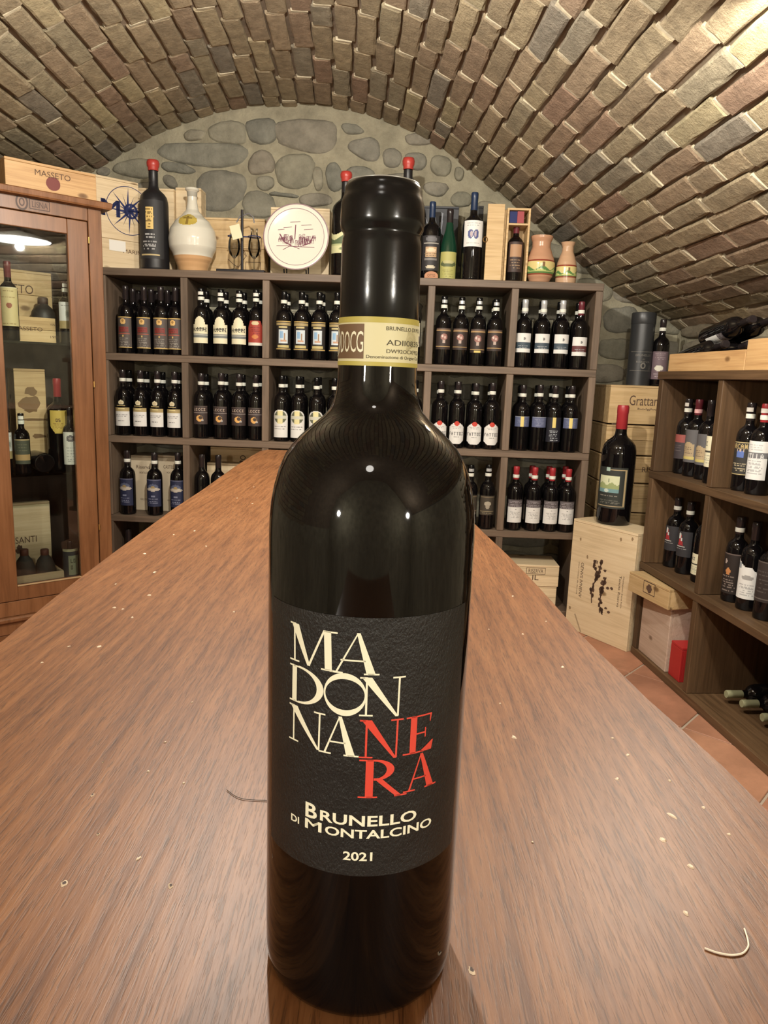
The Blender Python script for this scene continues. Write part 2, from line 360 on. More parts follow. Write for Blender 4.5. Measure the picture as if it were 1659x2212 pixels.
# 3x5 bitmap font for the small print of far labels
B35 = {k: v for k, v in zip('ABCDEFGHILMNOPRSTVU1', ['25755', '65656', '34443', '65556', '74647', '74644', '34553', '55755', '72227', '44447', '57755', '57775', '75557', '75744', '75765', '74717', '72222', '55552', '55557', '26227'])}
class Cv:
    def __init__(s, w, h, bg): s.w, s.h = w, h; s.p = [[bg]*w for _ in range(h)]
    def fill(s, fn, c):
        for j in range(s.h):
            for i in range(s.w):
                u, v = (i+.5)/s.w, (j+.5)/s.h
                if fn(u, v): s.p[j][i] = c(u, v) if callable(c) else c
        return s
    def rect(s, u0, u1, v0, v1, c): return s.fill(lambda u, v: u0 <= u < u1 and v0 <= v < v1, c)
    def ell(s, cu, cv, a, b, c): return s.fill(lambda u, v: ((u-cu)/a)**2+((v-cv)/b)**2 < 1, c)
    def keep(s, fn): return s.fill(lambda u, v: not fn(u, v), None)
    def txt(s, t, i0, j0, c):
        for ch in t:
            for r, row in enumerate(B35.get(ch, '00000')):
                for k in range(3):
                    if int(row) >> (2-k) & 1 and 0 <= i0+k < s.w and 0 <= j0+r < s.h: s.p[j0+r][i0+k] = c
            i0 += 4
        return s
    def lines(s, v0, v1, c, n=3, u0=.15, u1=.85, seed=3):
        r = random.Random(seed)
        for k in range(n):
            j = int((v0+(v1-v0)*(k+.5)/n)*s.h); a = u0+r.uniform(0, .12); b = u1-r.uniform(0, .12)
            for i in range(s.w):
                if a < (i+.5)/s.w < b and r.random() < .75 and s.p[j][i] is not None: s.p[j][i] = c
        return s
    def wrapmesh(s, name, R, ang, z0, z1, mat=None, prof=None):
        """wrapped on a vertical cylinder of radius R over +-ang (radians)"""
        m = MB()
        for j in range(s.h):
            zt, zb = z1+(z0-z1)*j/s.h, z1+(z0-z1)*(j+1)/s.h
            ra, rb = (R, R) if prof is None else (prof(zt), prof(zb))
            for i in range(s.w):
                c = s.p[j][i]
                if c is None: continue
                a, b = -ang+2*ang*i/s.w, -ang+2*ang*(i+1)/s.w
                m.quad((rb*math.sin(a), -rb*math.cos(a), zb), (rb*math.sin(b), -rb*math.cos(b), zb), (ra*math.sin(b), -ra*math.cos(b), zt), (ra*math.sin(a), -ra*math.cos(a), zt), 0, c)
        return m.mesh(name, mat or M_print, True, True)
    def flatmesh(s, name, x0, x1, z0, z1, y, mat=None):
        m = MB()
        for j in range(s.h):
            zt, zb = z1+(z0-z1)*j/s.h, z1+(z0-z1)*(j+1)/s.h
            for i in range(s.w):
                c = s.p[j][i]
                if c is None: continue
                a, b = x0+(x1-x0)*i/s.w, x0+(x1-x0)*(i+1)/s.w
                m.quad((a, y, zb), (b, y, zb), (b, y, zt), (a, y, zt), 0, c)
        return m.mesh(name, mat or M_print, False, True)
# ------------------------------------------------------------------ room shell
SF = Fr(-.1931, 3.346, -.024)                      # front plane of the back rack
WALLD = .40
WF = Fr(*SF.w(0, WALLD)[:2], -.024)                # back wall plane
AX = Vector((.0854, -.9963, 0))                    # vault axis, towards the camera
prof_px = [(200, 372), (270, 330), (370, 280), (480, 245), (600, 231), (740, 238), (860, 275), (960, 330), (1020, 378), (1100, 440), (1170, 500), (1250, 572), (1330, 635), (1395, 672)]
PP = [WF.hit(*p) for p in prof_px]
PP = [(-2.22, .9), (-2.16, 1.25), (-2.0, 1.6), (-1.78, 1.86)] + PP + [(PP[-1][0]+.10, PP[-1][1]-.045), (PP[-1][0]+.17, PP[-1][1]-.09)]
def catmull(P, n=14):
    out = []
    for i in range(len(P)-1):
        a = P[max(i-1, 0)]; b = P[i]; c = P[i+1]; d = P[min(i+2, len(P)-1)]
        for k in range(n):
            t = k/n
            out.append(tuple(.5*((2*b[j])+(-a[j]+c[j])*t+(2*a[j]-5*b[j]+4*c[j]-d[j])*t*t+(-a[j]+3*b[j]-3*c[j]+d[j])*t**3) for j in (0, 1)))
    out.append(P[-1]); return out
CV = catmull(PP); SL = [0]
for a, b in zip(CV, CV[1:]): SL.append(SL[-1]+math.hypot(b[0]-a[0], b[1]-a[1]))
def prof_at(s):
    s = min(max(s, 0), SL[-1]-1e-6); i = 0
    while SL[i+1] < s: i += 1
    t = (s-SL[i])/(SL[i+1]-SL[i]); return tuple(CV[i][j]+(CV[i+1][j]-CV[i][j])*t for j in (0, 1)), (CV[i+1][0]-CV[i][0], CV[i+1][1]-CV[i][1])
def vault_pt(s, t):
    (x, z), d = prof_at(s); return WF.w(x, 0, z)+AX*t
def vault_n(s):
    _, d = prof_at(s); T = (WF.ex*d[0]+Vector((0, 0, d[1]))).normalized(); N = T.cross(AX); N.normalize()
    if N.z > 0: N = -N
    return T, N
SH = .014                                          # bricks stand this far out of the shell
m = MB(); rows = []
for i in range(141):
    s = SL[-1]*i/140; T, N = vault_n(s)
    rows.append([vault_pt(s, t)-N*SH for t in [k*5.6/20 for k in range(21)]])
m.grid(rows, flip=False)
vault = struct(m.obj('ceiling', M_vmort, smooth=True))
def brick_mesh(seed):
    r = random.Random(seed); m = MB(); out = []
    n = [(-.5, -.5), (-.25, -.5), (0, -.5), (.25, -.5), (.5, -.5), (.5, 0), (.5, .5), (.25, .5), (0, .5), (-.25, .5), (-.5, .5), (-.5, 0)]
    def rg(k, z, jx, jy, jz): return [(x*k[0]+r.uniform(-jx, jx), y*k[1]+r.uniform(-jy, jy), z+r.uniform(-jz, jz)) for x, y in n]
    A = rg((1, 1), 0, 0, 0, 0); B = rg((1, 1), .74, .012, .045, .04); C2 = rg((.955, .80), 1, .012, .04, .07)
    m.grid([A, B, C2], closed=True)
    i = len(m.v); m.v.append((r.uniform(-.1, .1), 0, 1.05+r.uniform(-.05, .05))); b = len(m.v)-1-12
    for k in range(12): m.f.append((b+k, b+(k+1) % 12, i)); m.m.append(0); m.c.append(None)
    return m
BR = [brick_mesh(i) for i in range(14)]; BRM = [b.mesh('brick', M_brick) for b in BR]
for me in BRM: me.polygons.foreach_set('use_smooth', [False]*len(me.polygons))
def project(p):
    d = Vector(p)-CAM; z = d.dot(fw)
    return (829.5+FPX*d.dot(RT)/z, 1106-FPX*d.dot(UP)/z, z) if z > .05 else (-9999, -9999, 1)
cand = []; ncourse = int(SL[-1]/.080); pitch = SL[-1]/ncourse
joints = MB()
for k in range(ncourse):
    s = (k+.5)*pitch; T, N = vault_n(s)
    t = -R_.uniform(0, .2)+.0; w = .0695+R_.uniform(-.003, .003)
    while t < 3.9:
        L = R_.choice([.25, .26, .28, .29, .27, .27, .23, .14]) if t > -.05 else R_.uniform(.18, .26)
        a, b = max(t, .006), t+L
        if b-a > .05:
            h = SH+R_.uniform(-.003, .004); base = vault_pt(s, (a+b)/2)-N*(SH+.001)+T*R_.uniform(-.003, .003)
            ang = R_.uniform(-.012, .012)
            X = (AX*math.cos(ang)+T*math.sin(ang)); Y = (T*math.cos(ang)-AX*math.sin(ang))
            M = Matrix((X*(b-a), Y*w, N*h)).transposed().to_4x4(); M.translation = base
            px, py, z = project(base); vis = -60 < px < 1720 and -60 < py < 760
            cand.append(((b-a)*w/z**2*max(.05, abs((base-CAM).normalized().dot(N))) if vis else 0, M, R_.randrange(14)))
            jb = vault_pt(s, b+.005)-N*(SH+.001)
            J = Matrix((AX*.0115, T*(w*.95), N*(h*.86))).transposed().to_4x4(); J.translation = jb
            P = [J @ Vector((x, y, zz)) for x, y, zz in ((-.5, -.5, 0), (.5, -.5, 0), (.5, .5, 0), (-.5, .5, 0), (-.5, -.45, 1), (.5, -.45, .98), (.5, .45, 1.03), (-.5, .45, .97))]
            i = len(joints.v); joints.v += P
            for f in ((4, 5, 6, 7), (0, 1, 5, 4), (1, 2, 6, 5), (2, 3, 7, 6), (3, 0, 4, 7)): joints.f.append(tuple(i+q for q in f)); joints.m.append(0); joints.c.append(None)
        t += L+.010
cand.sort(key=lambda c: -c[0])
for c in cand[:300]:
    o = part('brick', BRM[c[2]], vault); o.matrix_world = c[1]
rest = MB(); rv = []
for c in cand[300:]:
    b = BR[c[2]]; i = len(rest.v); rest.v += [c[1] @ Vector(p) for p in b.v]; rest.f += [tuple(i+q for q in f) for f in b.f]; q = R_.random(); rv += [q]*len(b.v)
rest.m = [0]*len(rest.f); rest.c = [None]*len(rest.f)
o = rest.obj('brick_rows', M_brick, vault); o['kind'] = 'stuff'
at = o.data.attributes.new('rnd', 'FLOAT', 'POINT'); at.data.foreach_set('value', rv)
o = joints.obj('mortar_joints', M_ejoint, vault); o['kind'] = 'stuff'
# back wall
def chaikin(P, n=2):
    for _ in range(n):
        Q = []
        for i in range(len(P)):
            a, b = P[i], P[(i+1) % len(P)]; Q += [(a[0]*.75+b[0]*.25, a[1]*.75+b[1]*.25), (a[0]*.25+b[0]*.75, a[1]*.25+b[1]*.75)]
        P = Q
    return P
def stone(P, fr, parent, mat, depth=.03, name='stone', jit=.05):
    gx_ = sum(p[0] for p in P)/len(P); gz_ = sum(p[1] for p in P)/len(P); P = [(gx_+(x-gx_)*1.10, gz_+(z-gz_)*1.10) for x, z in P]; P = chaikin(P, 1); cx = sum(p[0] for p in P)/len(P); cz = sum(p[1] for p in P)/len(P); m = MB()
    P = [((x-cx)*(1+R_.uniform(-jit, jit)), (z-cz)*(1+R_.uniform(-jit, jit))) for x, z in P]
    P = chaikin(P, 1)
    a = sum(P[i][0]*P[(i+1) % len(P)][1]-P[(i+1) % len(P)][0]*P[i][1] for i in range(len(P)))
    if a < 0: P = P[::-1]
    def nz(x, z, f): return noise.noise(Vector((x+cx, z+cz, 1.7))*f)
    rows = []
    for k, d in ((1.10, -.008), (1.03, depth*.15), (.96, depth*.48), (.84, depth*.66), (.6, depth*.75), (.3, depth*.78)):
        rows.append([(x*k+.004*nz(x*k, z*k, 40), -d-(depth*.30*nz(x*k, z*k, 14)+depth*.25*nz(x*k, z*k, 45) if k < 1.05 else 0), z*k+.004*nz(z*k, x*k, 40)) for x, z in P])
    m.grid(rows, closed=True); m.poly(rows[-1])
    o = m.obj(name, mat, parent, smooth=True); o.location = fr.w(cx, 0, cz); o.rotation_euler = (0, 0, fr.a); return o
m = MB(); rows = []
for j in range(31):
    z = 2.75*j/30; rows.append([WF.w(-2.6+4.4*i/44, .012*(noise.noise(Vector((i*.6, j*.6, 3)))), z) for i in range(45)])
m.grid(rows); wall_back = struct(m.obj('wall_back', M_mortar, smooth=True))
ST = [[(465,165),(600,150),(610,235),(560,240),(470,225)], [(612,150),(720,140),(728,200),(715,238),(640,235),(618,200)], [(742,150),(955,150),(960,215),(930,282),(760,245),(742,215)],
 [(275,245),(420,240),(600,250),(605,300),(540,328),(430,328),(280,298)], [(280,315),(360,322),(410,350),(380,362),(290,350)], [(635,280),(700,265),(725,320),(710,355),(620,360)],
 [(740,300),(860,285),(880,330),(862,410),(790,418),(740,385)], [(875,340),(915,335),(918,420),(885,425)], [(928,325),(985,320),(1000,420),(940,430)], [(1020,240),(1100,215),(1145,245),(1135,310),(1090,305),(1030,270)],
 [(430,370),(500,350),(600,375),(605,430),(560,500),(440,500),(425,430)], [(655,375),(715,370),(720,410),(680,430),(655,410)], [(612,440),(660,425),(722,460),(720,530),(620,530),(600,490)],
 [(830,440),(940,440),(955,485),(830,490)], [(710,432),(818,445),(812,458),(712,448)], [(1320,395),(1420,400),(1400,450),(1330,440)], [(1240,205),(1340,195),(1360,240),(1260,250)],
 [(1430,440),(1500,430),(1510,490),(1430,490)], [(1155,260),(1230,270),(1225,335),(1160,335)], [(80,335),(170,300),(255,310),(230,380),(100,360)], [(280,365),(325,370),(340,420),(290,410)],
 [(1350,290),(1430,300),(1415,370),(1350,360)], [(1530,470),(1620,480),(1640,560),(1540,560)], [(365,190),(448,185),(440,225),(370,230)], [(985,160),(1060,170),(1085,200),(1010,205)],
 [(1245,275),(1330,285),(1320,345),(1250,340)], [(1010,330),(1120,340),(1130,420),(1020,420)], [(1160,360),(1280,365),(1270,420),(1170,430)], [(1445,330),(1480,345),(1470,390),(1440,380)],
 [(30,380),(80,375),(90,430),(30,430)], [(150,400),(260,400),(260,470),(150,470)], [(20,340),(70,335),(60,370),(25,370)], [(1660,560),(1760,590),(1740,660),(1650,650)], [(1700,680),(1830,720),(1800,780),(1690,770)]]
for P in ST: stone([WF.hit(200+x/1.8433, 180+y/1.8433) for x, y in P], WF, wall_back, M_stone, .022)
z = 1.80
while z > .05:
    h = R_.uniform(.10, .17); x = -1.75-R_.uniform(0, .2)
    while x < 1.6:
        w = R_.uniform(.14, .30)
        if z-h > 0: stone([(x+.01, z-.01-R_.uniform(0, .02)), (x+w*.5, z-R_.uniform(0, .015)), (x+w-.02, z-.01-R_.uniform(0, .03)), (x+w-.01, z-h*.5), (x+w-.02, z-h+.02), (x+w*.4, z-h+.012), (x+.015, z-h+.025), (x+.005, z-h*.5)], WF, wall_back, M_stone, .020, jit=.08)
        x += w+.012
    z -= h+.012
# side and front walls, floor
XR = PP[-1][0]; ZR = PP[-1][1]
RW = Fr(*WF.w(XR+.0, 0)[:2], math.atan2(AX.y, AX.x))
m = MB(); rows = [[RW.w(i*.15, .012*noise.noise(Vector((i*.5, j*.7, 8))), ZR*j/12) for i in range(-1, 38)] for j in range(13)]
m.grid(rows, flip=True); wall_right = struct(m.obj('wall_right', M_mortar, smooth=True))
z = ZR+.02
while z > .1:
    h = R_.uniform(.07, .12); x = .02+R_.uniform(0, .1)
    while x < 2.3:
        w = R_.uniform(.16, .36)
        stone([(x+.01, z-.015), (x+w*.5, z-.002), (x+w-.012, z-.02), (x+w-.004, z-h*.5), (x+w-.02, z-h+.015), (x+w*.5, z-h+.004), (x+.015, z-h+.02), (x+.004, z-h*.5)], RW, wall_right, M_rstone, .035, jit=.10); x += w+.006
    z -= h+.006
LW = Fr(*WF.w(-2.22, 0)[:2], math.atan2(AX.y, AX.x))
m = MB(); m.grid([[LW.w(i*.3, 0, .95*j/4) for i in range(-1, 20)] for j in range(5)]); struct(m.obj('wall_left', M_mortar, smooth=True))
FWd = 5.5
m = MB(); m.grid([[WF.w(-2.6+4.6*i/10, 0, 2.8*j/4)+AX*FWd for i in range(11)] for j in range(5)], flip=True); struct(m.obj('wall_front', M_mortar))
m = MB(); m.box(-2.9, 2.4, -2.6, 4.1, -.05, -.004); floor = struct(m.obj('floor', M_grout))
ta = math.radians(48); u = Vector((math.cos(ta), math.sin(ta), 0)); v = Vector((-math.sin(ta), math.cos(ta), 0)); TP = .326
A0 = onZ(1489, 1558, 0); B0 = onZ(1500, 1580, 0); cu0 = B0.dot(u); cv0 = A0.dot(v)
tm = []
for i in range(6):
    m = MB(); h = TP/2-.004; m.box(-h, h, -h, h, -.010, 0, bev=.0018); tm.append(m.mesh('tile', M_tile))
for i in range(-16, 17):
    for j in range(-16, 17):
        p = u*(cu0+(i+.5)*TP)+v*(cv0+(j+.5)*TP)
        if -2.2 < p.x < 1.7 and -.6 < p.y < 3.8:
            o = part('tile', R_.choice(tm), floor); o.location = (p.x, p.y, R_.uniform(-.0006, .0006)); o.rotation_euler = (0, 0, ta)
# ------------------------------------------------------------------ counter
ZC = EYE-.232
Lp = [(-.300, -.45), (-.312, .15), (-.322, .45), (-.326, .59), (-.332, .651), (-.337, .709), (-.343, .798), (-.349, .909), (-.357, 1.08), (-.364, 1.22), (-.368, 1.42), (-.376, 1.62), (-.383, 1.80), (-.389, 2.06), (-.388, 2.21), (-.372, 2.26)]
Rp = [(.10, 2.27), (.118, 2.22), (.125, 2.0), (.135, 1.6), (.149, 1.25), (.161, 1.109), (.175, .971), (.184, .854), (.190, .757), (.194, .66), (.199, .609), (.205, .556), (.209, .515), (.2145, .478), (.219, .445), (.2225, .42), (.2245, .395), (.228, .34), (.24, .1), (.25, -.45)]
out = Lp+Rp
counter = thing('counter', 'long reddish-brown oiled wooden counter with uneven edges carrying the large black bottle', 'counter', (0, .9, 0))
m = MB(); rings = []
cxm, cym = -.07, 0
def shr(P, d):
    Q = []
    for i, (x, y) in enumerate(P):
        a, b = P[i-1], P[(i+1) % len(P)]; tx, ty = b[0]-a[0], b[1]-a[1]; L = math.hypot(tx, ty); Q.append((x+ty/L*d, y-tx/L*d))
    return Q
for d, z in ((.010, -.045), (.003, -.040), (0, -.010), (.001, -.004), (.004, 0)):
    rings.append([(x, y-.9, ZC+z) for x, y in shr(out, d)])
m.grid(rings, closed=True, flip=True); n0 = len(m.v)-len(out); m.poly(rings[-1][::-1]); m.poly(rings[0])
top = m.obj('counter_top', M_counter, counter)
bm = bmesh.new(); bm.from_mesh(top.data); bmesh.ops.remove_doubles(bm, verts=bm.verts[:], dist=1e-6); bmesh.ops.recalc_face_normals(bm, faces=bm.faces[:]); bmesh.ops.triangulate(bm, faces=[f for f in bm.faces if len(f.verts) > 4]); bm.to_mesh(top.data); bm.free()
M_cbase = wood('counter_base_wood', [(.05, .025, .012), (.09, .045, .022), (.13, .07, .035)], grain=(40, 40, 3), rough=.5)
for i in range(6):
    m = MB(); y0 = -.35+i*.41; m.box(-.27-.012*i, .12-.012*i, y0-.9, y0+.405-.9, .06, ZC-.047, bev=.004); m.obj('base_panel', M_cbase, counter)
m = MB(); m.box(-.30, .06, -.33-.9, 2.05-.9, 0, .06, bev=.003); m.obj('plinth', M_cbase, counter)
M_nick = flat('bare_wood_chip', (.60, .47, .33), .55); M_pit = flat('dark_pit', (.04, .018, .01), .7)
nicks = [(1018, 2096, 3, 1), (1215, 1441, 2.6, 0), (1108, 1288, 2.2, 0), (1110, 1593, 3.4, 0), (1356, 1631, 2.4, 0), (1323, 1595, 2, 0), (1333, 1683, 2.6, 0), (1446, 1687, 2, 0), (1520, 1745, 2, 0), (1452, 1763, 4, 0), (1432, 1814, 3.4, 0), (1492, 1873, 3, 0), (1575, 1803, 2, 0), (1482, 1973, 2.4, 0),
 (1129, 1370, 2, 0), (1080, 1520, 1.6, 0), (1180, 1343, 1.8, 0), (1056, 1360, 1.6, 0), (312, 1196, 3.5, 0), (322, 1286, 3, 0), (420, 1147, 2.4, 0), (545, 1088, 2.4, 0), (548, 1052, 2, 0), (512, 1076, 2, 0), (247, 1313, 3, 0), (265, 1316, 2.6, 0), (286, 1334, 2.4, 0), (334, 1236, 3, 0), (214, 1397, 3, 0), (148, 1397, 2, 0), (90, 1432, 2, 0), (138, 1910, 3.4, 1), (369, 1915, 2.8, 1), (300, 1855, 2.2, 0), (212, 1803, 1.8, 1), (320, 1667, 1.8, 0), (397, 1692, 1.6, 0), (357, 1604, 1.6, 0), (200, 1718, 2, 1), (222, 1647, 1.3, 1), (415, 1518, 1.4, 0), (1150, 1820, 1.2, 0), (505, 1322, 2, 0), (375, 1155, 2, 0), (445, 1180, 2, 0), (250, 1262, 2, 0)]
for px, py, r, pit in nicks:
    p = onZ(px, py, ZC); m = MB(); r *= .00036*(1+p.y*.5); n = 9
    a = [((r*(1+R_.uniform(-.4, .5))*math.cos(2*math.pi*k/n)), r*1.5*(1+R_.uniform(-.4, .5))*math.sin(2*math.pi*k/n), .0001) for k in range(n)]
    b = [(x*.6+r*.1, y*.55, .0006) for x, y, _ in a]
    m.grid([a, b], closed=True); m.poly(b, 1); o = m.obj('surface_nick', [M_nick, M_pit if pit else M_nick], counter); o.location = (p.x, p.y-.9, ZC); o.rotation_euler = (0, 0, R_.uniform(-.5, .5))
def fibre(pts, label, mat, r=.00022):
    P = [onZ(x, y, ZC+.0006) for x, y in pts]; c = P[0].copy(); m = MB(); Q = []
    for i in range(len(P)-1):
        for k in range(5): Q.append(P[i].lerp(P[i+1], k/5)-c)
    Q.append(P[-1]-c)
    for it in range(3): Q = [Q[0]]+[(Q[i-1]+Q[i]*2+Q[i+1])/4 for i in range(1, len(Q)-1)]+[Q[-1]]
    m.tube(Q, r, 6); o = m.obj('fibre', mat, smooth=True); o.location = c; tag(o, label, 'fibre')
fibre([(490, 1706), (508, 1720), (525, 1726), (550, 1728), (585, 1729)], 'thin dark curved hair lying on the counter left of the large bottle', flat('dark_hair', (.06, .035, .02), .4))
fibre([(1608, 2006), (1614, 2024), (1618, 2044), (1606, 2060), (1580, 2064), (1548, 2058), (1522, 2048)], 'pale curled fibre lying on the counter at the lower right of the photo', flat('pale_hair', (.72, .64, .5), .4), .0004)
# ------------------------------------------------------------------ hero bottle
HX, HY = -.0042, .2638
hero = thing('wine_bottle', 'large black wine bottle with pale and red lettering standing alone on the counter', 'bottle', (HX, HY, ZC))
prof = [(0, .004), (.020, .003), (.030, .0006), (.0340, .0), (.0362, .0012), (.0374, .004), (.0379, .009), (.038, .02), (.038, .10), (.038, .176), (.0378, .1815), (.0373, .187), (.0363, .1925), (.0345, .199), (.0322, .2043), (.0298, .2078), (.0272, .2107), (.0247, .2131), (.0218, .2156), (.0190, .2180), (.0167, .2206), (.0154, .2235), (.0146, .227), (.0142, .231), (.0139, .24)]
m = MB(); m.lathe(prof, 96); m.poly([(.004*math.sin(-k*.7), .004*math.cos(-k*.7), .004) for k in range(9)]); autosmooth(m.obj('glass_body', M_glassK, hero), 60)
m = MB(); m.lathe([(.0136, .2345), (.0140, .2348), (.01395, .262), (.0138, .2765), (.01365, .2785), (.0133, .2797), (.0134, .2808), (.0143, .2822), (.01455, .2845), (.0144, .288), (.0143, .2905), (.0138, .2922), (.01335, .2932), (.0132, .2945), (.0131, .2955), (.0126, .2966), (.0120, .2970), (.0115, .2966), (.0110, .2958), (0.0001, .2955)], 96); autosmooth(m.obj('capsule', M_capK, hero), 70)
m = MB(); m.lathe([(.0121, .29695), (.01235, .29715), (.0124, .29695), (.0122, .2967)], 96); m.obj('capsule_rim', flat('worn_foil_edge', (.55, .55, .52), .3, .6), hero, smooth=True)
lab_mat = wood('black_textured_paper', [(.009, .0088, .0085), (.013, .0127, .012), (.018, .0175, .0165)], grain=(30, 30, 30), fine=(1400, 1400, 700), rough=.42, bump=.9, spec=.42, rnd=0)
def band(R, s0, s1, z0, z1, n=48, t=.00012):
    m = MB(); rows = []
    for z in (z0, z1): rows.append([((R+t)*math.sin(a), -(R+t)*math.cos(a), z) for a in [(s0+(s1-s0)*k/n)/R for k in range(n+1)]])
    m.grid(rows); return m
b_ = band(.038, -.0418, .0424, .0605, .1550); label = b_.obj('front_label', lab_mat, hero, smooth=True)
M_cream = flat('cream_ink', (.88, .86, .66), .5); M_redi = flat('red_ink', (.72, .075, .05), .30)
P, Q = serif_word()
part('cream_lettering', P.wrap('cream_lettering', M_cream, .03818), label, label='cream serif letters MA DON NA')
part('red_lettering', Q.wrap('red_lettering', M_redi, .0382), label, label='glossy red serif letters NE RA')
F = Flat()
def T_(s, a, b, c, d): F.text(s, a/1000, b/1000, c/1000, d/1000, off=.022)
T_('B', -20.6, -15.8, 79.5, 85.2); T_('RUNELLO', -14.6, 20.4, 79.8, 83.9); T_('DI', -27.4, -23.4, 75.2, 77.9); [F.text('M', -.0207+q_, -.0142+q_, .0751, .0789) for q_ in (0, .00015, .0003)]; T_('ONTALCINO', -12.6, 27.4, 75.1, 78.5); T_('2021', -5.8, 4.5, 66.5, 69.9)
part('cream_small_print', F.wrap('cream_small_print', M_cream, .03818, .0015), label)
NR = .01405
m = band(NR, -.037, .036, .2360, .2522, 60); strip = m.obj('seal_band', flat('cream_seal_paper', (.72, .68, .42), .55), hero, smooth=True)
M_gold = flat('seal_gold', (.50, .43, .10), .5); M_sbr = flat('seal_brown', (.17, .10, .05), .6); M_sline = flat('seal_linework', (.60, .55, .32), .6)
m = band(NR, -.037, .036, .2360, .2374, 60, .00018); m.obj('gold_stripe', M_gold, strip, smooth=True)
m = band(NR, -.037, .036, .2503, .2522, 60, .00018); m.obj('gold_stripe', M_gold, strip, smooth=True)
m = band(NR, -.0215, -.0047, .2383, .2498, 30, .00018); m.obj('brown_panel', M_sbr, strip, smooth=True)
F = Flat(); F.text('D', -.0158, -.0136, .2404, .2474); F.text('O', -.0132, -.0106, .2404, .2474); F.text('C', -.0102, -.0078, .2404, .2474); F.text('G', -.0076, -.0050, .2404, .2474)
F.ring(-.0205, .2441, .0042, .0052, .0038, .0048, -90, 90, 20); F.ring(-.0205, .2441, .0034, .0042, .0030, .0038, -90, 90, 20)
part('seal_letters', F.wrap('seal_letters', M_cream, NR+.00025), strip)
F = Flat()
for k in range(26):
    a = math.radians(-75+k*6); F.line([(.010+.0022*math.cos(a), .2425+.0022*math.sin(a)), (.010+.0075*math.cos(a), .2425+.0066*abs(math.sin(a))+.0003)], .00012)
F.v = [(x, min(max(z, .2378), .2500)) for x, z in F.v]
part('seal_linework', F.wrap('seal_linework', M_sline, NR+.0002), strip)
F = Flat(); F.text('BRUNELLO DI MONTALCINO', .0028, .0300, .2479, .2492); F.text('ADII08354', .0030, .0205, .2430, .2448); F.text('DW92OCXF9Q6', .0031, .0195, .2402, .2417); F.text('Denominazione di Origine Controllata', -.0038, .0245, .2382, .2396)
part('seal_small_print', F.wrap('seal_small_print', flat('grey_ink', (.09, .08, .05), .7), NR+.00025), strip)
# ------------------------------------------------------------------ far bottles
dk = (.022, .018, .016); wh = (.74, .74, .72); cr = (.74, .70, .50); gd = (.60, .42, .14)
def C(w=26, h=34, bg=dk): return Cv(w, h, bg)
def k_goldred():
    c = C(bg=(.085, .07, .062)); c.rect(0, 1, 0, .03, gd); c.ell(.5, .15, .16, .09, (.7, .45, .16)); c.ell(.5, .13, .06, .04, (.35, .2, .06))
    c.rect(.2, .8, .33, .50, (.23, .03, .025)).lines(.33, .5, (.12, .03, .02), 3); c.rect(.1, .9, .53, .545, (.35, .08, .05)); c.ell(.5, .61, .05, .03, gd); c.lines(.68, .97, (.22, .2, .17), 6); return c.rect(0, 1, .97, 1, gd)
def k_arch():
    c = C(bg=cr); c.lines(.42, .52, (.1, .1, .08), 2, .05, .95, 5); c.txt('ALBERI', 1, 14, (.08, .08, .06)); c.rect(0, 1, .66, .78, (.16, .18, .18)); c.rect(0, 1, .69, .72, (.5, .5, .44))
    return c.keep(lambda u, v: v > .28 or ((u-.5)/.3)**2+((v-.28)/.28)**2 < 1)
def k_redshield():
    c = C(bg=(.35, .045, .03)); c.ell(.5, .1, .22, .08, (.6, .5, .3)); c.lines(.25, .55, (.2, .02, .02), 4); c.ell(.5, .65, .2, .08, (.55, .2, .06)); c.rect(0, 1, .88, 1, (.72, .68, .6))
    return c.keep(lambda u, v: v > .3 or abs(u-.5) < .3+.2*v/.3)
def k_window():
    c = C(bg=dk); c.rect(0, 1, 0, .03, gd); c.rect(.0, 1, .05, .15, (.36, .28, .13)); c.rect(.25, .75, .17, .23, (.5, .42, .2)); c.rect(.22, .78, .30, .76, (.55, .62, .66)); c.rect(.3, .5, .34, .6, (.25, .42, .62)); c.rect(.55, .62, .42, .7, (.3, .2, .12)); c.rect(.35, .7, .66, .72, (.5, .3, .2)); c.rect(.15, .85, .82, .92, (.5, .42, .18)); return c.rect(0, 1, .95, .98, gd)
def k_creamgrey():
    c = C(bg=cr); c.lines(.1, .4, (.3, .28, .2), 3); return c.rect(0, 1, .55, .85, (.35, .32, .27)).lines(.6, .8, (.6, .58, .5), 2)
def k_vase():
    c = C(bg=(.035, .022, .018)); c.rect(0, 1, .10, .14, (.4, .26, .12)); c.rect(.05, .95, .02, .08, (.12, .08, .06)); c.rect(0, 1, .85, .89, (.45, .30, .13)); c.ell(.5, .42, .2, .16, (.30, .14, .12)); c.ell(.42, .38, .06, .06, (.6, .5, .45)); c.ell(.56, .44, .06, .07, (.55, .4, .35)); c.rect(.42, .58, .55, .72, (.45, .35, .3)); return c
def k_vaseg(): return k_vase().rect(.3, .7, .91, 1, (.65, .52, .16))
def k_strip(b):
    c = C(bg=wh); c.ell(.55, .28, .06, .07, (.2, .2, .2)); c.rect(0, 1, .46, .80, b); c.lines(.62, .78, (.35, .38, .4), 2); return c
def k_seal():
    c = C(bg=wh); c.rect(0, 1, 0, .45, None); c.rect(0, 1, .30, .45, (.40, .31, .14)); c.rect(.3, .7, .33, .36, (.7, .62, .3)); c.ell(.5, .10, .17, .09, (.72, .66, .45)); c.ell(.5, .1, .1, .05, (.6, .5, .3)); c.rect(.25, .75, .22, .25, (.45, .36, .16))
    return c.lines(.52, .68, (.3, .3, .3), 2, .1, .9).lines(.75, .85, (.15, .15, .15), 1, .25, .75)
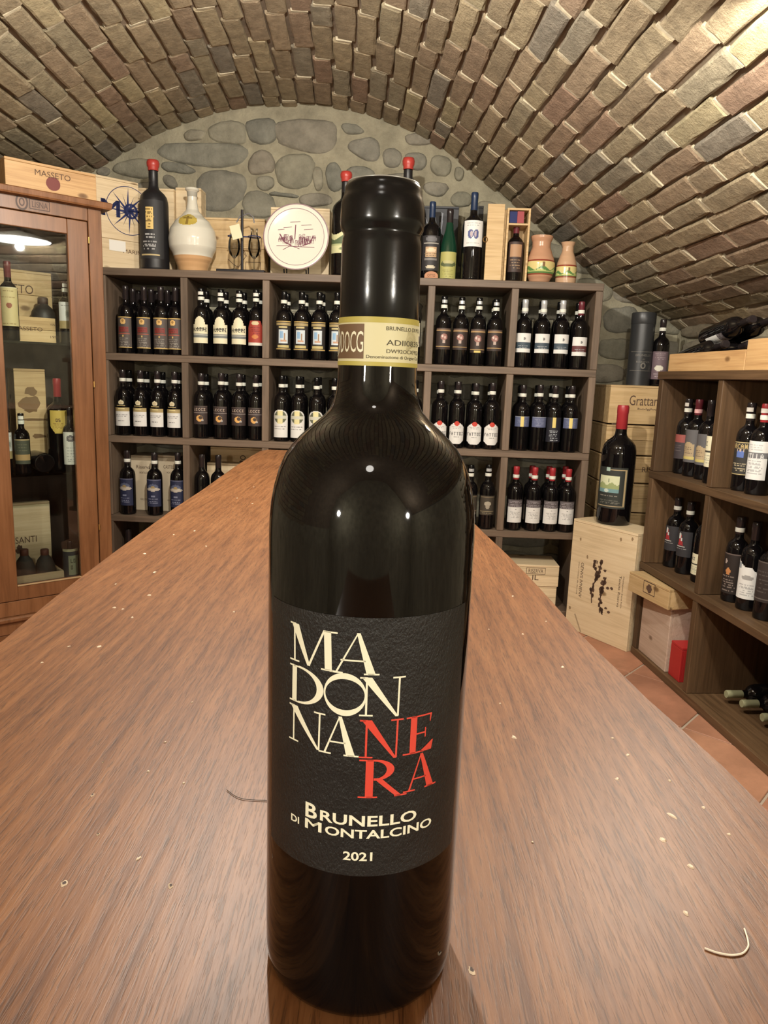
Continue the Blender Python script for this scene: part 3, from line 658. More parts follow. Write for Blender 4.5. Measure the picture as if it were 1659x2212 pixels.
def k_swirl():
    c = C(bg=(.045, .03, .028)); c.rect(0, 1, 0, .04, (.1, .08, .07)); c.txt('LECCI', 3, 4, (.42, .34, .28)); c.rect(0, 1, .36, .39, (.3, .26, .24)); c.ell(.5, .68, .2, .17, (.75, .42, .13)); c.ell(.56, .64, .12, .1, (.06, .04, .03)); c.ell(.66, .78, .07, .05, (.4, .38, .36)); return c
def k_oval():
    c = C(bg=wh); c.ell(.5, .26, .40, .22, (.13, .14, .09)); c.rect(.36, .64, .02, .5, (.74, .68, .36)); c.rect(.12, .88, .22, .31, (.6, .6, .5)); c.lines(.58, .72, (.25, .25, .25), 2, .1, .9)
    return c.keep(lambda u, v: v > .3 or ((u-.5)/.5)**2+((v-.3)/.3)**2 < 1)
def k_redseal():
    c = C(bg=wh); c.lines(.22, .34, (.4, .4, .4), 2); c.txt('FATTOI', 1, 16, (.15, .15, .15)); c.lines(.66, .7, (.3, .3, .3), 1, .3, .7)
    c.keep(lambda u, v: min(u, 1-u)/.28+min(max(v-.10, 0), 1-v)/.16 > 1 and v > .10); return c.ell(.5, .10, .16, .10, (.55, .05, .03))
def k_blue():
    c = C(bg=(.10, .12, .22)); c.rect(0, 1, 0, .06, (.3, .33, .4)); c.lines(.3, .9, (.25, .28, .4), 5); return c.rect(.40, .56, 0, 1, (.75, .62, .22))
def k_blue2():
    c = C(bg=(.12, .14, .25)); c.lines(.2, .9, (.3, .33, .45), 6); return c.rect(0, 1, 0, .06, (.3, .33, .4))
def k_bar():
    c = C(bg=(.012, .012, .02)); c.rect(.40, .56, 0, .42, (.75, .60, .2)); c.lines(.5, .95, (.35, .38, .42), 6, .2, .8); return c
def k_eagle():
    c = C(bg=(.018, .024, .065)); c.rect(0, 1, 0, .03, (.15, .16, .25)); c.ell(.5, .28, .30, .12, (.10, .12, .2)); c.ell(.5, .36, .42, .07, (.5, .46, .4)); c.ell(.5, .28, .12, .05, (.35, .26, .12)); c.ell(.5, .62, .12, .04, (.2, .22, .32)); return c.lines(.7, .9, (.2, .22, .32), 3)
def k_grapes():
    c = C(bg=(.055, .045, .032)); c.rect(.05, .95, .06, .10, (.22, .17, .1)); c.ell(.5, .42, .2, .12, (.4, .36, .28)); c.ell(.5, .56, .11, .12, (.35, .31, .24)); c.rect(.05, .95, .78, .82, (.3, .25, .15)); return c.lines(.86, .96, (.3, .26, .16), 1)
def k_landscape():
    c = C(bg=wh); c.rect(0, 1, 0, .32, (.10, .085, .09)); c.lines(.05, .30, (.3, .28, .3), 4, 0, 1, 9); c.ell(.5, .43, .03, .03, (.2, .2, .2)); return c.lines(.5, .82, (.42, .42, .42), 5)
def k_pinkdark():
    c = C(bg=(.05, .04, .045)); c.rect(0, 1, 0, .32, (.30, .08, .07)); return c.lines(.4, .7, (.12, .1, .1), 3)
def k_house():
    c = C(bg=(.11, .105, .11)); c.rect(.18, .82, .44, .82, (.42, .32, .19)); c.ell(.5, .46, .2, .08, (.42, .32, .19)); c.lines(.5, .75, (.2, .15, .1), 4, .25, .75); return c.rect(.16, .84, .82, .90, (.55, .46, .16))
def k_twocream():
    c = C(bg=cr); c.rect(0, 1, .47, .53, (.05, .05, .04)); c.txt('HI', 8, 6, (.1, .1, .1)); return c.lines(.6, .9, (.4, .4, .3), 4)
def k_crown():
    c = C(bg=(.03, .028, .025)); c.rect(0, 1, 0, .02, (.4, .32, .16)); c.rect(0, 1, .97, 1, (.4, .32, .16)); c.rect(.97, 1, 0, 1, (.4, .32, .16)); c.txt('ARCANO', 1, 2, (.45, .34, .15)); c.rect(.34, .66, .27, .48, (.10, .16, .42)); c.rect(.36, .4, .22, .28, (.45, .35, .3)); c.rect(.48, .52, .22, .28, (.45, .35, .3)); c.rect(.6, .64, .22, .28, (.45, .35, .3)); return c.lines(.62, .9, (.4, .34, .22), 4, .15, .85)
def k_whiteband():
    c = C(bg=wh); c.lines(.08, .25, (.5, .5, .5), 3); c.rect(0, 1, .30, .45, (.16, .16, .17)); c.txt('VILLA', 3, 11, (.6, .6, .6)); return c.lines(.5, .85, (.45, .45, .45), 8)
def k_figure():
    c = C(bg=(.03, .03, .035)); c.fill(lambda u, v: abs(u-.45) < .30*(v-.05) and v < .55, (.35, .03, .035)); c.ell(.40, .18, .07, .12, (.6, .6, .58)); c.ell(.5, .32, .05, .07, (.6, .6, .58)); c.rect(.2, .7, .58, .62, (.6, .58, .55)); return c.lines(.66, .74, (.25, .25, .25), 1)
def k_filigree():
    c = C(bg=(.02, .014, .012)); c.ell(.35, .2, .06, .06, (.4, .33, .3)); c.ell(.5, .45, .1, .09, (.5, .22, .08)); c.lines(.55, .95, (.2, .16, .14), 6); return c.rect(0, 1, 0, .03, (.12, .09, .08))
def k_torn():
    c = C(bg=wh); c.ell(.5, .45, .25, .06, (.35, .34, .33)); c.lines(.6, .92, (.45, .45, .45), 6); c.rect(.0, .2, .08, .25, (.3, .33, .36)); return c.keep(lambda u, v: v > .12*(1-math.cos(u*3))+.1*abs(math.sin(u*5)))
def k_darkframe():
    c = C(bg=(.03, .022, .02)); c.rect(0, 1, 0, .04, (.1, .08, .07)); c.rect(0, 1, .9, .94, (.12, .1, .09)); return c.lines(.2, .8, (.07, .06, .055), 6)
def k_purple():
    c = C(bg=(.17, .12, .14)); c.lines(.05, .3, (.28, .22, .24), 4); c.ell(.45, .6, .24, .10, (.72, .70, .6)); return c.lines(.78, .95, (.4, .33, .36), 2)
def k_goldcrest():
    c = C(30, 40, (.018, .018, .02)); c.rect(.36, .64, .12, .50, (.72, .52, .18)); c.lines(.14, .48, (.25, .17, .05), 8, .33, .67); c.lines(.56, .66, (.45, .45, .45), 2, .3, .75); c.lines(.70, .86, (.3, .3, .3), 4, .2, .8); return c.rect(.15, .85, .92, .94, (.5, .4, .2))
def k_hill():
    c = C(bg=(.62, .62, .36)); c.fill(lambda u, v: v > .25+.12*math.sin(u*7) and v < .55, (.10, .14, .07)); c.rect(0, 1, .56, .64, (.45, .48, .25)); c.ell(.5, .8, .06, .06, (.2, .25, .12)); return c.keep(lambda u, v: v > .12*abs(math.sin(u*6)))
def k_oldgold():
    c = C(bg=(.03, .028, .03)); c.ell(.5, .1, .28, .08, (.14, .14, .15)); c.rect(.1, .9, .2, .24, (.4, .38, .34)); c.rect(.22, .78, .32, .62, (.5, .34, .2)); c.ell(.5, .42, .25, .06, (.7, .55, .38)); c.lines(.5, .6, (.25, .18, .1), 2); c.rect(.2, .8, .64, .72, (.2, .19, .18)); return c.ell(.5, .9, .22, .05, (.55, .5, .38))
def k_yellow():
    c = C(bg=(.42, .40, .13)); c.ell(.5, .45, .45, .12, (.10, .12, .05)); c.ell(.5, .38, .3, .07, (.45, .42, .2)); return c.lines(.65, .95, (.28, .26, .08), 4)
def k_feet():
    c = C(30, 34, wh); c.fill(lambda u, v: ((u-.36)/.13)**2+((v-.52)/.18)**2 < 1 or ((u-.62)/.13)**2+((v-.52)/.18)**2 < 1, (.08, .10, .26)); c.ell(.40, .52, .06, .12, (.45, .38, .42)); c.ell(.59, .52, .05, .12, (.45, .38, .42)); c.lines(.08, .22, (.4, .4, .4), 2); return c.lines(.84, .92, (.45, .45, .45), 1)
def k_orange(): return C(bg=(.05, .03, .025)).rect(.15, .85, .1, .5, (.42, .25, .14)).lines(.55, .9, (.3, .2, .12), 4)
def k_reddot():
    c = C(30, 44, (.62, .52, .27)); c.rect(0, 1, 0, .03, (.72, .66, .45)); c.lines(.07, .12, (.3, .22, .1), 1, .2, .8); c.ell(.5, .47, .13, .07, (.28, .09, .05)); c.lines(.24, .28, (.4, .3, .14), 1, .1, .9); return c.lines(.92, .97, (.35, .25, .1), 1, .1, .9)
def k_whitegold():
    c = C(bg=wh); c.rect(0, 1, .7, 1, (.42, .32, .15)); c.lines(.1, .18, (.3, .3, .3), 1); c.ell(.62, .45, .16, .17, (.55, .56, .5)); return c.ell(.62, .45, .08, .1, (.3, .32, .3))
def k_gold65():
    c = C(bg=(.62, .45, .10)); c.txt('65', 8, 12, (.1, .05, .02)); c.txt('OS', 9, 12, (.1, .05, .02)); c.lines(.55, .8, (.35, .22, .05), 4); return c.keep(lambda u, v: v < .7 or abs(u-.5) < .5-(v-.7))
def k_star():
    c = C(bg=(.66, .66, .60)); c.ell(.5, .2, .25, .10, (.12, .11, .12)); c.ell(.5, .2, .1, .04, (.3, .28, .25)); return c.lines(.45, .95, (.4, .4, .38), 6, .2, .8)
def k_olive():
    c = C(bg=(.07, .075, .05)); c.rect(0, 1, 0, .05, (.35, .27, .14)); c.rect(0, 1, .62, .85, (.42, .28, .12)); return c.lines(.15, .5, (.15, .15, .09), 3)
def k_look():
    c = C(bg=(.05, .055, .065)); c.rect(0, 1, 0, .10, (.5, .5, .33)); c.rect(.4, 1, .25, .95, (.36, .40, .28)); c.txt('LO', 13, 12, (.1, .11, .07)); return c.txt('OK', 13, 20, (.1, .11, .07))
def k_sea():
    c = Cv(34, 44, (.025, .03, .026)); c.rect(.92, .96, .04, .96, (.42, .33, .18)); c.rect(.1, .96, .93, .955, (.35, .28, .17)); c.rect(.35, .96, .04, .065, (.42, .33, .18))
    c.rect(.12, .76, .2, .62, (.62, .66, .44)); c.fill(lambda u, v: .12 < u < .76 and .40+.03*math.sin(u*20) < v < .52, (.30, .36, .16)); c.rect(.12, .76, .52, .62, (.16, .30, .32)); c.rect(.45, .48, .28, .36, (.2, .25, .15)); c.ell(.4, .57, .08, .04, (.5, .6, .55)); c.rect(.35, .48, .0, .10, (.35, .48, .42)); c.lines(.66, .74, (.22, .2, .17), 1, .15, .8); return c.lines(.8, .9, (.12, .12, .1), 3, .15, .85)
KIND = dict(
 goldred=(k_goldred, .025, .163, M_capD, 0, 'charcoal label with gold crest and red lettering'), arch=(k_arch, .058, .176, M_capK, 2, 'cream arched label'),
 redshield=(k_redshield, .055, .165, M_capK, 2, 'red shield label'), window=(k_window, .039, .168, M_capK, 1, 'blue picture window label'), creamgrey=(k_creamgrey, .075, .18, M_capK, 1, 'cream and grey label'),
 vase=(k_vase, .068, .162, M_capK, 3, 'dark label with gold lines'), vaseg=(k_vaseg, .058, .162, M_capK, 3, 'dark label with gold lines and gold base patch'),
 bluestrip=(lambda: k_strip((.05, .075, .10)), .067, .151, M_capW, 1, 'white label with blue band'), redstrip=(lambda: k_strip((.12, .035, .035)), .060, .142, M_capRd, 1, 'white label with maroon band'),
 seal=(k_seal, .045, .165, M_capD, 1, 'white label under a cream seal'), swirl=(k_swirl, .066, .15, M_capD, 1, 'black label with copper swirl'), oval=(k_oval, .019, .146, M_capK, 1, 'white arched label with olive cross'),
 redseal=(k_redseal, .02, .124, M_capD, 1, 'white label with red wax seal'), blue=(k_blue, .11, .157, M_capD, 1, 'blue band label with yellow bar'), blue2=(k_blue2, .11, .157, M_capD, 1, 'plain blue band label'), bar=(k_bar, .045, .157, M_capD, 1, 'black label with tall yellow bar'),
 eagle=(k_eagle, .044, .173, M_capD, 1, 'navy blue winged label'), plain=(None, 0, 0, M_capD, 0, 'no visible label'), whitestripe=(k_landscape, .05, .16, M_capD, 0, ''), olivecap=(None, 0, 0, M_olive, 0, ''), plaind=(None, 0, 0, M_capD, 0, 'no label'), plainband=(None, 0, 0, M_capK, 1, 'white neck band only'), grapes=(k_grapes, .068, .16, M_capK, 3, 'brown label with grape bunch'),
 landscape=(k_landscape, .038, .147, M_capR, 1, 'white label under a dark landscape'), pinkdark=(k_pinkdark, .06, .155, M_capD, 2, 'label with brick-red top'), house=(k_house, .055, .18, M_capRd, 4, 'grey label with tan house'), house2=(k_house, .055, .17, M_capD, 0, 'faded violet-grey label with tan house'),
 twocream=(k_twocream, .06, .17, M_capD, 0, 'cream label in two halves'), crown=(k_crown, .055, .165, M_capD, 2, 'black label with blue crown'), whiteband=(k_whiteband, .05, .175, M_capR, 5, 'tall white label with grey band'), figure=(k_figure, .07, .17, M_capD, 1, 'black label with red robed figure'),
 hcream=(k_twocream, .03, .11, M_capD, 0, 'low cream label'), filigree=(k_filigree, .03, .17, M_capD, 1, 'dark filigree label'), torn=(k_torn, .04, .17, M_capD, 0, 'white label with torn top edge'), darkframe=(k_darkframe, .06, .19, M_capD, 0, 'nearly black framed label'),
 purple=(k_purple, .03, .155, M_capD, 1, 'mauve label with white oval'), goldcrest=(k_goldcrest, .10, .24, M_wax, 0, ''), hill=(k_hill, .15, .26, M_wax, 0, ''), oldgold=(k_oldgold, .04, .19, M_capB, 0, ''), yellow=(k_yellow, .01, .125, M_capD, 0, ''), feet=(k_feet, .20, .325, M_capB, 0, ''),
 orange=(k_orange, .04, .17, M_capRd, 0, ''), reddot=(k_reddot, .055, .20, M_capRd, 0, ''), whitegold=(k_whitegold, .06, .165, M_capD, 2, ''), gold65=(k_gold65, .155, .25, M_capR, 0, ''), star=(k_star, .03, .165, M_capD, 0, ''), olive=(k_olive, .04, .14, M_capK, 2, ''), look=(k_look, .05, .17, M_capD, 0, ''), sea=(k_sea, .06, .245, M_capR, 0, ''))
CACHE = {}
SH0 = [(0, .004), (.028, .001), (.0345, .0), (.037, .003), (.038, .009), (.038, .176), (.0372, .187), (.0345, .199), (.0298, .2078), (.0247, .2131), (.0190, .2180), (.0158, .2225), (.0146, .228), (.0140, .24)]
def bottle_meshes(kind, R, H, glass, n, hock=False, faded=False):
    key = (kind, round(R, 4), round(H, 4), glass.name, n, hock)
    if key in CACHE: return CACHE[key]
    fn, z0, z1, cap, bands, _ = KIND[kind]; k = R/.038; kz = H/.297; g = min(k, 1.0 if k < 1.05 else .72*k) if k > 1.05 else k
    def rr(r, z):
        if r < .0305 and z > .2: return max(r*k*(1-(.2-(.2))), .0) if k <= 1.05 else r*k*(1-.14*min(1, (z-.2)/.03))
        return r*k
    P = [(rr(r, z), z*kz) for r, z in SH0]
    if hock: P = [(0, .004), (R*.9, 0), (R, .006), (R, H*.36), (R*.93, H*.50), (R*.75, H*.60), (R*.52, H*.70), (R*.42, H*.80), (R*.38, H*.82)]
    nr = P[-1][0]; out = []
    m = MB(); m.lathe(P, n); out.append(('glass_body', autosmooth_me(m.mesh('glass_body', glass), 50)))
    z_ = P[-1][1]-.003; m = MB(); wax = cap is M_wax
    m.lathe([(nr*1.0, z_), (nr*1.04, z_+.001), (nr*1.02, H*.93), (nr*(1.16 if wax else 1.07), H*.935), (nr*(1.2 if wax else 1.07), H*.985), (nr*(1.0 if wax else .95), H), (0.0005, H+(.002 if wax else 0))], n)
    capm = cap
    if wax:   # wax only over the last bit, black foil below
        m2 = MB(); m2.lathe([(nr, z_), (nr*1.03, z_+.001), (nr*1.0, H*.9)], n); out.append(('neck_foil', autosmooth_me(m2.mesh('neck_foil', M_matteK), 60)))
        m = MB(); m.lathe([(nr*1.05, H*.905), (nr*1.14, H*.91), (nr*1.12, H*.93), (nr*1.32, H*.945), (nr*1.38, H*.975), (nr*1.2, H*.997), (.0005, H+.004)], n)
    out.append(('capsule', autosmooth_me(m.mesh('capsule', capm), 60)))
    if bands:
        zb = H*.825; m = MB(); m.lathe([(nr*1.12, zb), (nr*1.14, zb+.002), (nr*1.14, zb+.013), (nr*1.1, zb+.015)], n); out.append(('neck_band', autosmooth_me(m.mesh('neck_band', M_pinkb if bands == 4 else M_band), 60)))
        if bands in (2, 3, 5):
            zb = H*.90; m = MB()
            for i in range(6):
                a, b = -.9+.3*i, -.9+.3*(i+1); q = nr*1.14
                m.quad((q*math.sin(a), -q*math.cos(a), zb), (q*math.sin(b), -q*math.cos(b), zb), (q*math.sin(b), -q*math.cos(b), zb+.014), (q*math.sin(a), -q*math.cos(a), zb+.014))
            out.append(('price_tag', m.mesh('price_tag', M_capW if bands == 3 else M_white, True)))
    if fn:
        kk = H/.297 if R > .039 else 1
        if (fn, R) not in CACHE: CACHE[(fn, R)] = fn()
        out.append(('label', CACHE[(fn, R)].wrapmesh('label', R*1.012, 1.12 if R < .046 else (.72 if kind == 'gold65' else 1.0), z0*(1 if H > .33 else 1), z1, M_print)))
    CACHE[key] = out; return out
def autosmooth_me(me, deg):
    me.polygons.foreach_set('use_smooth', [True]*len(me.polygons))
    try: me.set_sharp_from_angle(angle=math.radians(deg))
    except Exception: pass
    return me
def bottle(kind, loc, rz, label, group=None, R=.0365, H=.300, glass=None, n=24, hock=False, rot=None):
    t = thing('wine_bottle', label, 'bottle', loc, rz, group)
    if rot: t.rotation_euler = rot
    for nm, me in bottle_meshes(kind, R, H, glass or M_glassB, n, hock): part(nm, me, t)
    return t
# ------------------------------------------------------------------ back rack
PZ = [1.5474, 1.174, .7975, .421, .0]; PX = .37; TH = .016
zoff = EYE-1.12
rack = thing('wine_rack', 'dark brown wooden wine rack of square compartments along the stone back wall', 'shelf', (*SF.w(0, 0)[:2], 0), SF.a)
W3 = 3*PX
for w, z in enumerate(PZ):
    m = MB()
    if w == 4: m.box(-W3-TH, W3+TH, .01, .33, .02, .052, bev=.002)
    else: m.box(-W3-TH, W3+TH, -.004 if w == 0 else .003, .33, z-TH, z+TH, bev=.002)
    m.obj('top_board' if w == 0 else 'shelf_board', M_shelf, rack)
M_shv = wood('rack_upright_wood', [(.085, .058, .038), (.15, .105, .072), (.21, .15, .105)], grain=(60, 60, 3), fine=(260, 260, 6), rough=.55, bump=.12)
for c in range(7):
    for w in range(4):
        z1 = PZ[w]-TH; z0 = PZ[w+1]+TH if w < 3 else .052
        m = MB(); m.box((c-3)*PX-TH, (c-3)*PX+TH, 0, .33, z0+.0005, z1-.0005, bev=.002); m.obj('side_panel' if c in (0, 6) else 'upright', M_shv, rack)
SZ = [PZ[0]+TH, PZ[1]+TH, PZ[2]+TH, PZ[3]+TH, .052]
rown = {1: 'top row', 2: 'second row', 3: 'third row', 4: 'lowest row'}
coln = {1: 'far-left compartment', 2: 'second compartment', 3: 'third compartment', 4: 'fourth compartment', 5: 'fifth compartment', 6: 'far-right compartment'}
ordn = ['leftmost', 'second', 'third', 'fourth']
CELLS = {(1, 1): ([272, 311.6, 348, 381.5], 700, ['goldred']*4, 3), (1, 2): ([434.6, 477, 517, 556], 700, ['arch']*3+['redshield'], 2), (1, 3): ([613, 651, 689, 728], 710, ['window']*4, 2),
 (1, 4): ([892], 715, ['creamgrey'], 1), (1, 5): ([957, 995, 1032.5, 1069], 720, ['vase', 'vase', 'vaseg', 'vase'], 2), (1, 6): ([1130.7, 1170.5, 1211.6, 1251.4], 730, ['bluestrip']*3+['redstrip'], 2),
 (2, 1): ([266, 305, 340.6, 378], 890, ['seal']*4, 2), (2, 2): ([435, 478, 516.6, 552.7], 890, ['swirl']*4, 2), (2, 3): ([608, 644.5, 683, 722], 890, ['oval']*4, 2), (2, 4): ([905], 905, ['plainband'], 1),
 (2, 5): ([949.5, 986.6, 1025, 1060.4], 915, ['redseal']*4, 2), (2, 6): ([1126.7, 1162.5, 1195.6, 1231.5], 915, ['blue', 'blue2', 'bar', 'blue'], 2),
 (3, 1): ([276, 334.5, 391], 1060, ['eagle']*3, 1), (3, 2): ([437, 472], 1060, ['plain']*2, 1), (3, 5): ([1014, 1052], 1080, ['grapes']*2, 1), (3, 6): ([1110.8, 1151, 1189, 1223.7], 1090, ['landscape']*4, 2)}
for (rw, cl), (xs, py, ks, deep) in CELLS.items():
    for i, (px, k) in enumerate(zip(xs, ks)):
        R = .0355 if rw < 3 else .0365
        x, _ = SF.hit(px, py, .045+R_.uniform(-.003, .003))
        lim = (cl-3)*PX-TH-R-.002; x = min(x, lim); x = max(x, (cl-4)*PX+TH+R+.002)
        cellname = f'{rown[rw]}, {coln[cl]}'
        lbl = f'{ordn[i]+" " if len(xs) > 1 else ""}front bottle, {KIND[k][5]}, {cellname}'
        bottle(k, SF.w(x, .047, SZ[rw]+.0005), SF.a+R_.uniform(-.12, .12), lbl, f'bottles in the {cellname}', R=R, H=.300+R_.uniform(-.003, .004))
        for dpt in range(1, deep):
            if rw == 3 and cl == 6 and i == 0: continue
            bx = x+R_.uniform(-.0015, .0015)+(.0 if rw != 1 else .004); bx = min(max(bx, (cl-4)*PX+TH+R+.002), lim)
            bottle('plaind' if rw == 1 and cl == 1 else ('landscape' if (rw, cl) == (3, 6) else 'plainband'), SF.w(bx, .047+.078*dpt, SZ[rw]+.0005), SF.a, f'dark bottle {"directly" if dpt == 1 else "farthest back"} behind the {ordn[i]} front one, {cellname}', f'rear bottles in the {cellname}', R=R, H=.300+R_.uniform(-.004, .002), n=16)
for i, px in enumerate((262, 300)):
    x, _ = SF.hit(px, 1230, .08); x = max(x, -W3+TH+.04+.09*i); bottle('plain', SF.w(x, .08, .0525), SF.a, f'dark bottle in shadow, {ordn[i]} in front, lowest row, far-left compartment', 'bottles in the lowest row', n=16)
# ------------------------------------------------------------------ crates
def crate(label, fr, x0, x1, y0, y1, z0, z1, mat=None, nf=2, name='wooden_crate', group=None, open_top=False, prints=(), cat='crate', lid=True, th=.010):
    """box of boards; front face in the plane y=y0 of frame fr"""
    mat = mat or M_pine; cx = (x0+x1)/2; t = thing(name, label, cat, fr.w(cx, y0, z0), fr.a, group); w = (x1-x0)/2; d = y1-y0; h = z1-z0
    for i in range(nf):
        m = MB(); m.box(-w, w, 0, th, h*i/nf+(.0004 if i else 0), h*(i+1)/nf-.0008-(0 if open_top or i < nf-1 else th), bev=.0012); m.obj('front_board', mat, t)
    for sx in (-1, 1):
        m = MB(); a, b = sorted((sx*w, sx*(w-th))); m.box(a+(.0003 if sx < 0 else 0), b-(.0003 if sx > 0 else 0), th+.0002, d-th-.0002, 0, h-(0 if open_top else th+.0003), bev=.001); m.obj('side_board', mat, t)
    m = MB(); m.box(-w, w, d-th, d, 0, h-(0 if open_top else th+.0003), bev=.001); m.obj('back_board', mat, t)
    m = MB(); m.box(-w+th, w-th, th, d-th, .0005, th); m.obj('bottom_board', mat, t)
    if not open_top: m = MB(); m.box(-w, w, 0, d, h-th, h, bev=.0014); m.obj('lid', mat, t)
    for nm, F, pm in prints:
        me = F.flatmesh(nm, pm, -.0006); 
        part(nm, me, t)
    return t
def boxpx(fr, d, pl, pr, pt, pb, pyb=None):
    """pixel extents on the plane y=d of a frame -> x0,x1,z0,z1"""
    x0, z1 = fr.hit(pl, pt, d); x1, _ = fr.hit(pr, pt, d); _, z0 = fr.hit((pl+pr)/2, pb, d); return x0, x1, z0, z1
def FT(*items):
    F = Flat()
    for b, x0, x1, z0, z1 in items: F.text(b, x0, x1, z0, z1)
    return F
ZT = SZ[0]+.0006
# top of the rack, left to right
p = SF.w(*[SF.hit(303, 574, .13)[0], .13]); KC = Fr(p.x, p.y, math.radians(41.3))
zt = KC.hit(302, 396, 0)[1]; F = Flat(); cx, cz = KC.hit(278, 456, 0); cz -= ZT; rr = .105
cw = .255; cx += cw/2
F.ring(cx, cz, rr, rr, rr-.003, rr-.003)
for k in range(16):
    a = math.pi*k/8; L = rr*(.98 if k % 2 == 0 else .7); wv = .010 if k % 2 == 0 else .005
    F.poly([(cx+L*math.cos(a), cz+L*math.sin(a)), (cx+wv*2*math.cos(a+.5), cz+wv*2*math.sin(a+.5)), (cx, cz), (cx+wv*.3*math.cos(a-.5), cz+wv*.3*math.sin(a-.5))])
F.ring(cx+.01, cz, .033, .033, .022, .024); F.quad((cx-.006, cz-.003), (cx+.026, cz-.003), (cx+.026, cz+.003), (cx-.006, cz+.003)); [F.text('M', cx-.125+q_, cx-.045+q_, cz-.035, cz+.035) for q_ in (0, .003, .006)]; F.disc(cx+.01, cz, .012, .012)
G_ = FT(('MARINS', cx-.03, cx+.07, cz-.185, cz-.168))
ct = crate('pale crate stamped with a dark blue compass rose, beside the cherry cabinet', KC, -cw, 0, 0, .10, ZT, zt, M_pinew, 3, prints=(('compass_print', F, M_inkb), ('stamped_lettering', G_, M_ink)))
m = MB(); xs_, zs_ = KC.hit(250, 530, 0); m.box(xs_+cw/2-.03, xs_+cw/2+.045, -.0014, -.0007, zs_-ZT-.024, zs_-ZT+.022); m.obj('paper_sticker', M_white, ct)
x0, x1, z0, z1 = boxpx(SF, .21, 350, 375, 407, 577); crate('tall narrow pale crate close behind the frosted black magnum bottle', SF, x0-.12, x1, .21, .31, ZT, z1, M_pinew, 1)
x0, x1, z0, z1 = boxpx(SF, .22, 377, 432, 403, 577); crate('tall pale crate standing directly behind the white ceramic flask', SF, x0, x1, .235, .32, ZT, z1, M_pinew, 1)
def vz(fr, d, cx, y): return fr.hit(cx, y, d)[1]
def vr(fr, d, cx, y, r): return (fr.hit(cx+r, y, d)[0]-fr.hit(cx-r, y, d)[0])/2
def top_bottle(kind, px, pyb, pyt, rpx, d, label, **k):
    x, _ = SF.hit(px, pyb, d); H = vz(SF, d, px, pyt)-ZT; R = vr(SF, d, px, pyb-40, rpx)
    return bottle(kind, SF.w(x, d, ZT), SF.a+k.pop('turn', 0), label, R=R, H=H, n=40, **k)
KIND['goldcrest'] = KIND['goldcrest'][:1]+(.05, .30)+KIND['goldcrest'][3:]
top_bottle('goldcrest', 335, 570, 346, 30, .10, 'tall frosted black magnum with gold crest label and red wax top', glass=M_matteK)
def vase(name, label, cat, fr, d, px, prof_px, fn, zbase, w=48, h=60, mat=None):
    zs = [vz(fr, d, px, y) for y, r in prof_px]; k0 = zs[-1]; H = zs[0]-k0
    P = [((z-k0), vr(fr, d, px, y, r)) for (y, r), z in zip(prof_px, zs)][::-1]
    def pr(z):
        for (a, ra), (b, rb) in zip(P, P[1:]):
            if z <= b+1e-9:
                t = (z-a)/(b-a); t = t*t*(3-2*t)*.4+t*.6; return ra+(rb-ra)*t
        return P[-1][1]
    c = Cv(w, h, (1, 1, 1)); fn(c, pr); x, _ = fr.hit(px, prof_px[-1][0], d)
    t = thing(name, label, cat, fr.w(x, d, zbase), fr.a)
    o = part('body', c.wrapmesh('body', 1, math.pi, 0, H, mat or M_gloss, pr), t)
    m = MB(); m.lathe([(.0002, .0008), (P[0][1]*.98, .0003), (P[0][1]*1.0, .001)], 32); m.obj('foot', flat(name+'_foot', c.p[-1][0], .6), t, smooth=True)
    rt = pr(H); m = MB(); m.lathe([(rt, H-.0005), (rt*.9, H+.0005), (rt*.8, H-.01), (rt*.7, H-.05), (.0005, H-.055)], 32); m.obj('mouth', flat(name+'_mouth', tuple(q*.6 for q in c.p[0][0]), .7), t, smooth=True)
    return t, pr, H
def jugc(c, pr):
    c.fill(lambda u, v: True, (.66, .64, .55)); c.fill(lambda u, v: v > .81, (.56, .34, .17))
    c.ell(.5, .40, .085, .075, (.50, .38, .08)); c.fill(lambda u, v: abs(u-.5) < .008 and .35 < v < .46 or abs(v-.38) < .008 and abs(u-.5) < .045, (.25, .17, .04))
vase('ceramic_flask', 'round-bellied white ceramic flask with bare clay foot and gold seal', 'flask', SF, .115, 417, [(393, 14), (397, 15), (401, 10.5), (420, 10), (440, 13), (452, 22), (466, 37), (485, 47.5), (505, 50.5), (522, 49), (540, 41), (548, 39), (556, 35), (568, 31), (577, 29)], jugc, ZT, 96, 110)
# printed box behind the tasting glasses
x0, x1, z0, z1 = boxpx(SF, .23, 440, 572, 469, 580); F = Flat(); w = (x1-x0)
F.line([(-.02, .20), (.00, .20), (.055, .10), (.02, .05), (.0, .06), (-.03, .085)], .0025); F.line([(.005, .195), (.05, .12), (.06, .10)], .0025); F.line([(.055, .075), (.125, .075), (.125, .03), (.055, .03)], .0025, True); F.line([(.06, .19), (.13, .185), (.125, .11)], .0025)
crate('honey-coloured crate with thin outline shields printed, behind the tasting glasses', SF, x0, x1, .23, .325, ZT, z1, M_pineo if False else M_pine, 2, prints=(('outline_print', F, M_ink),))
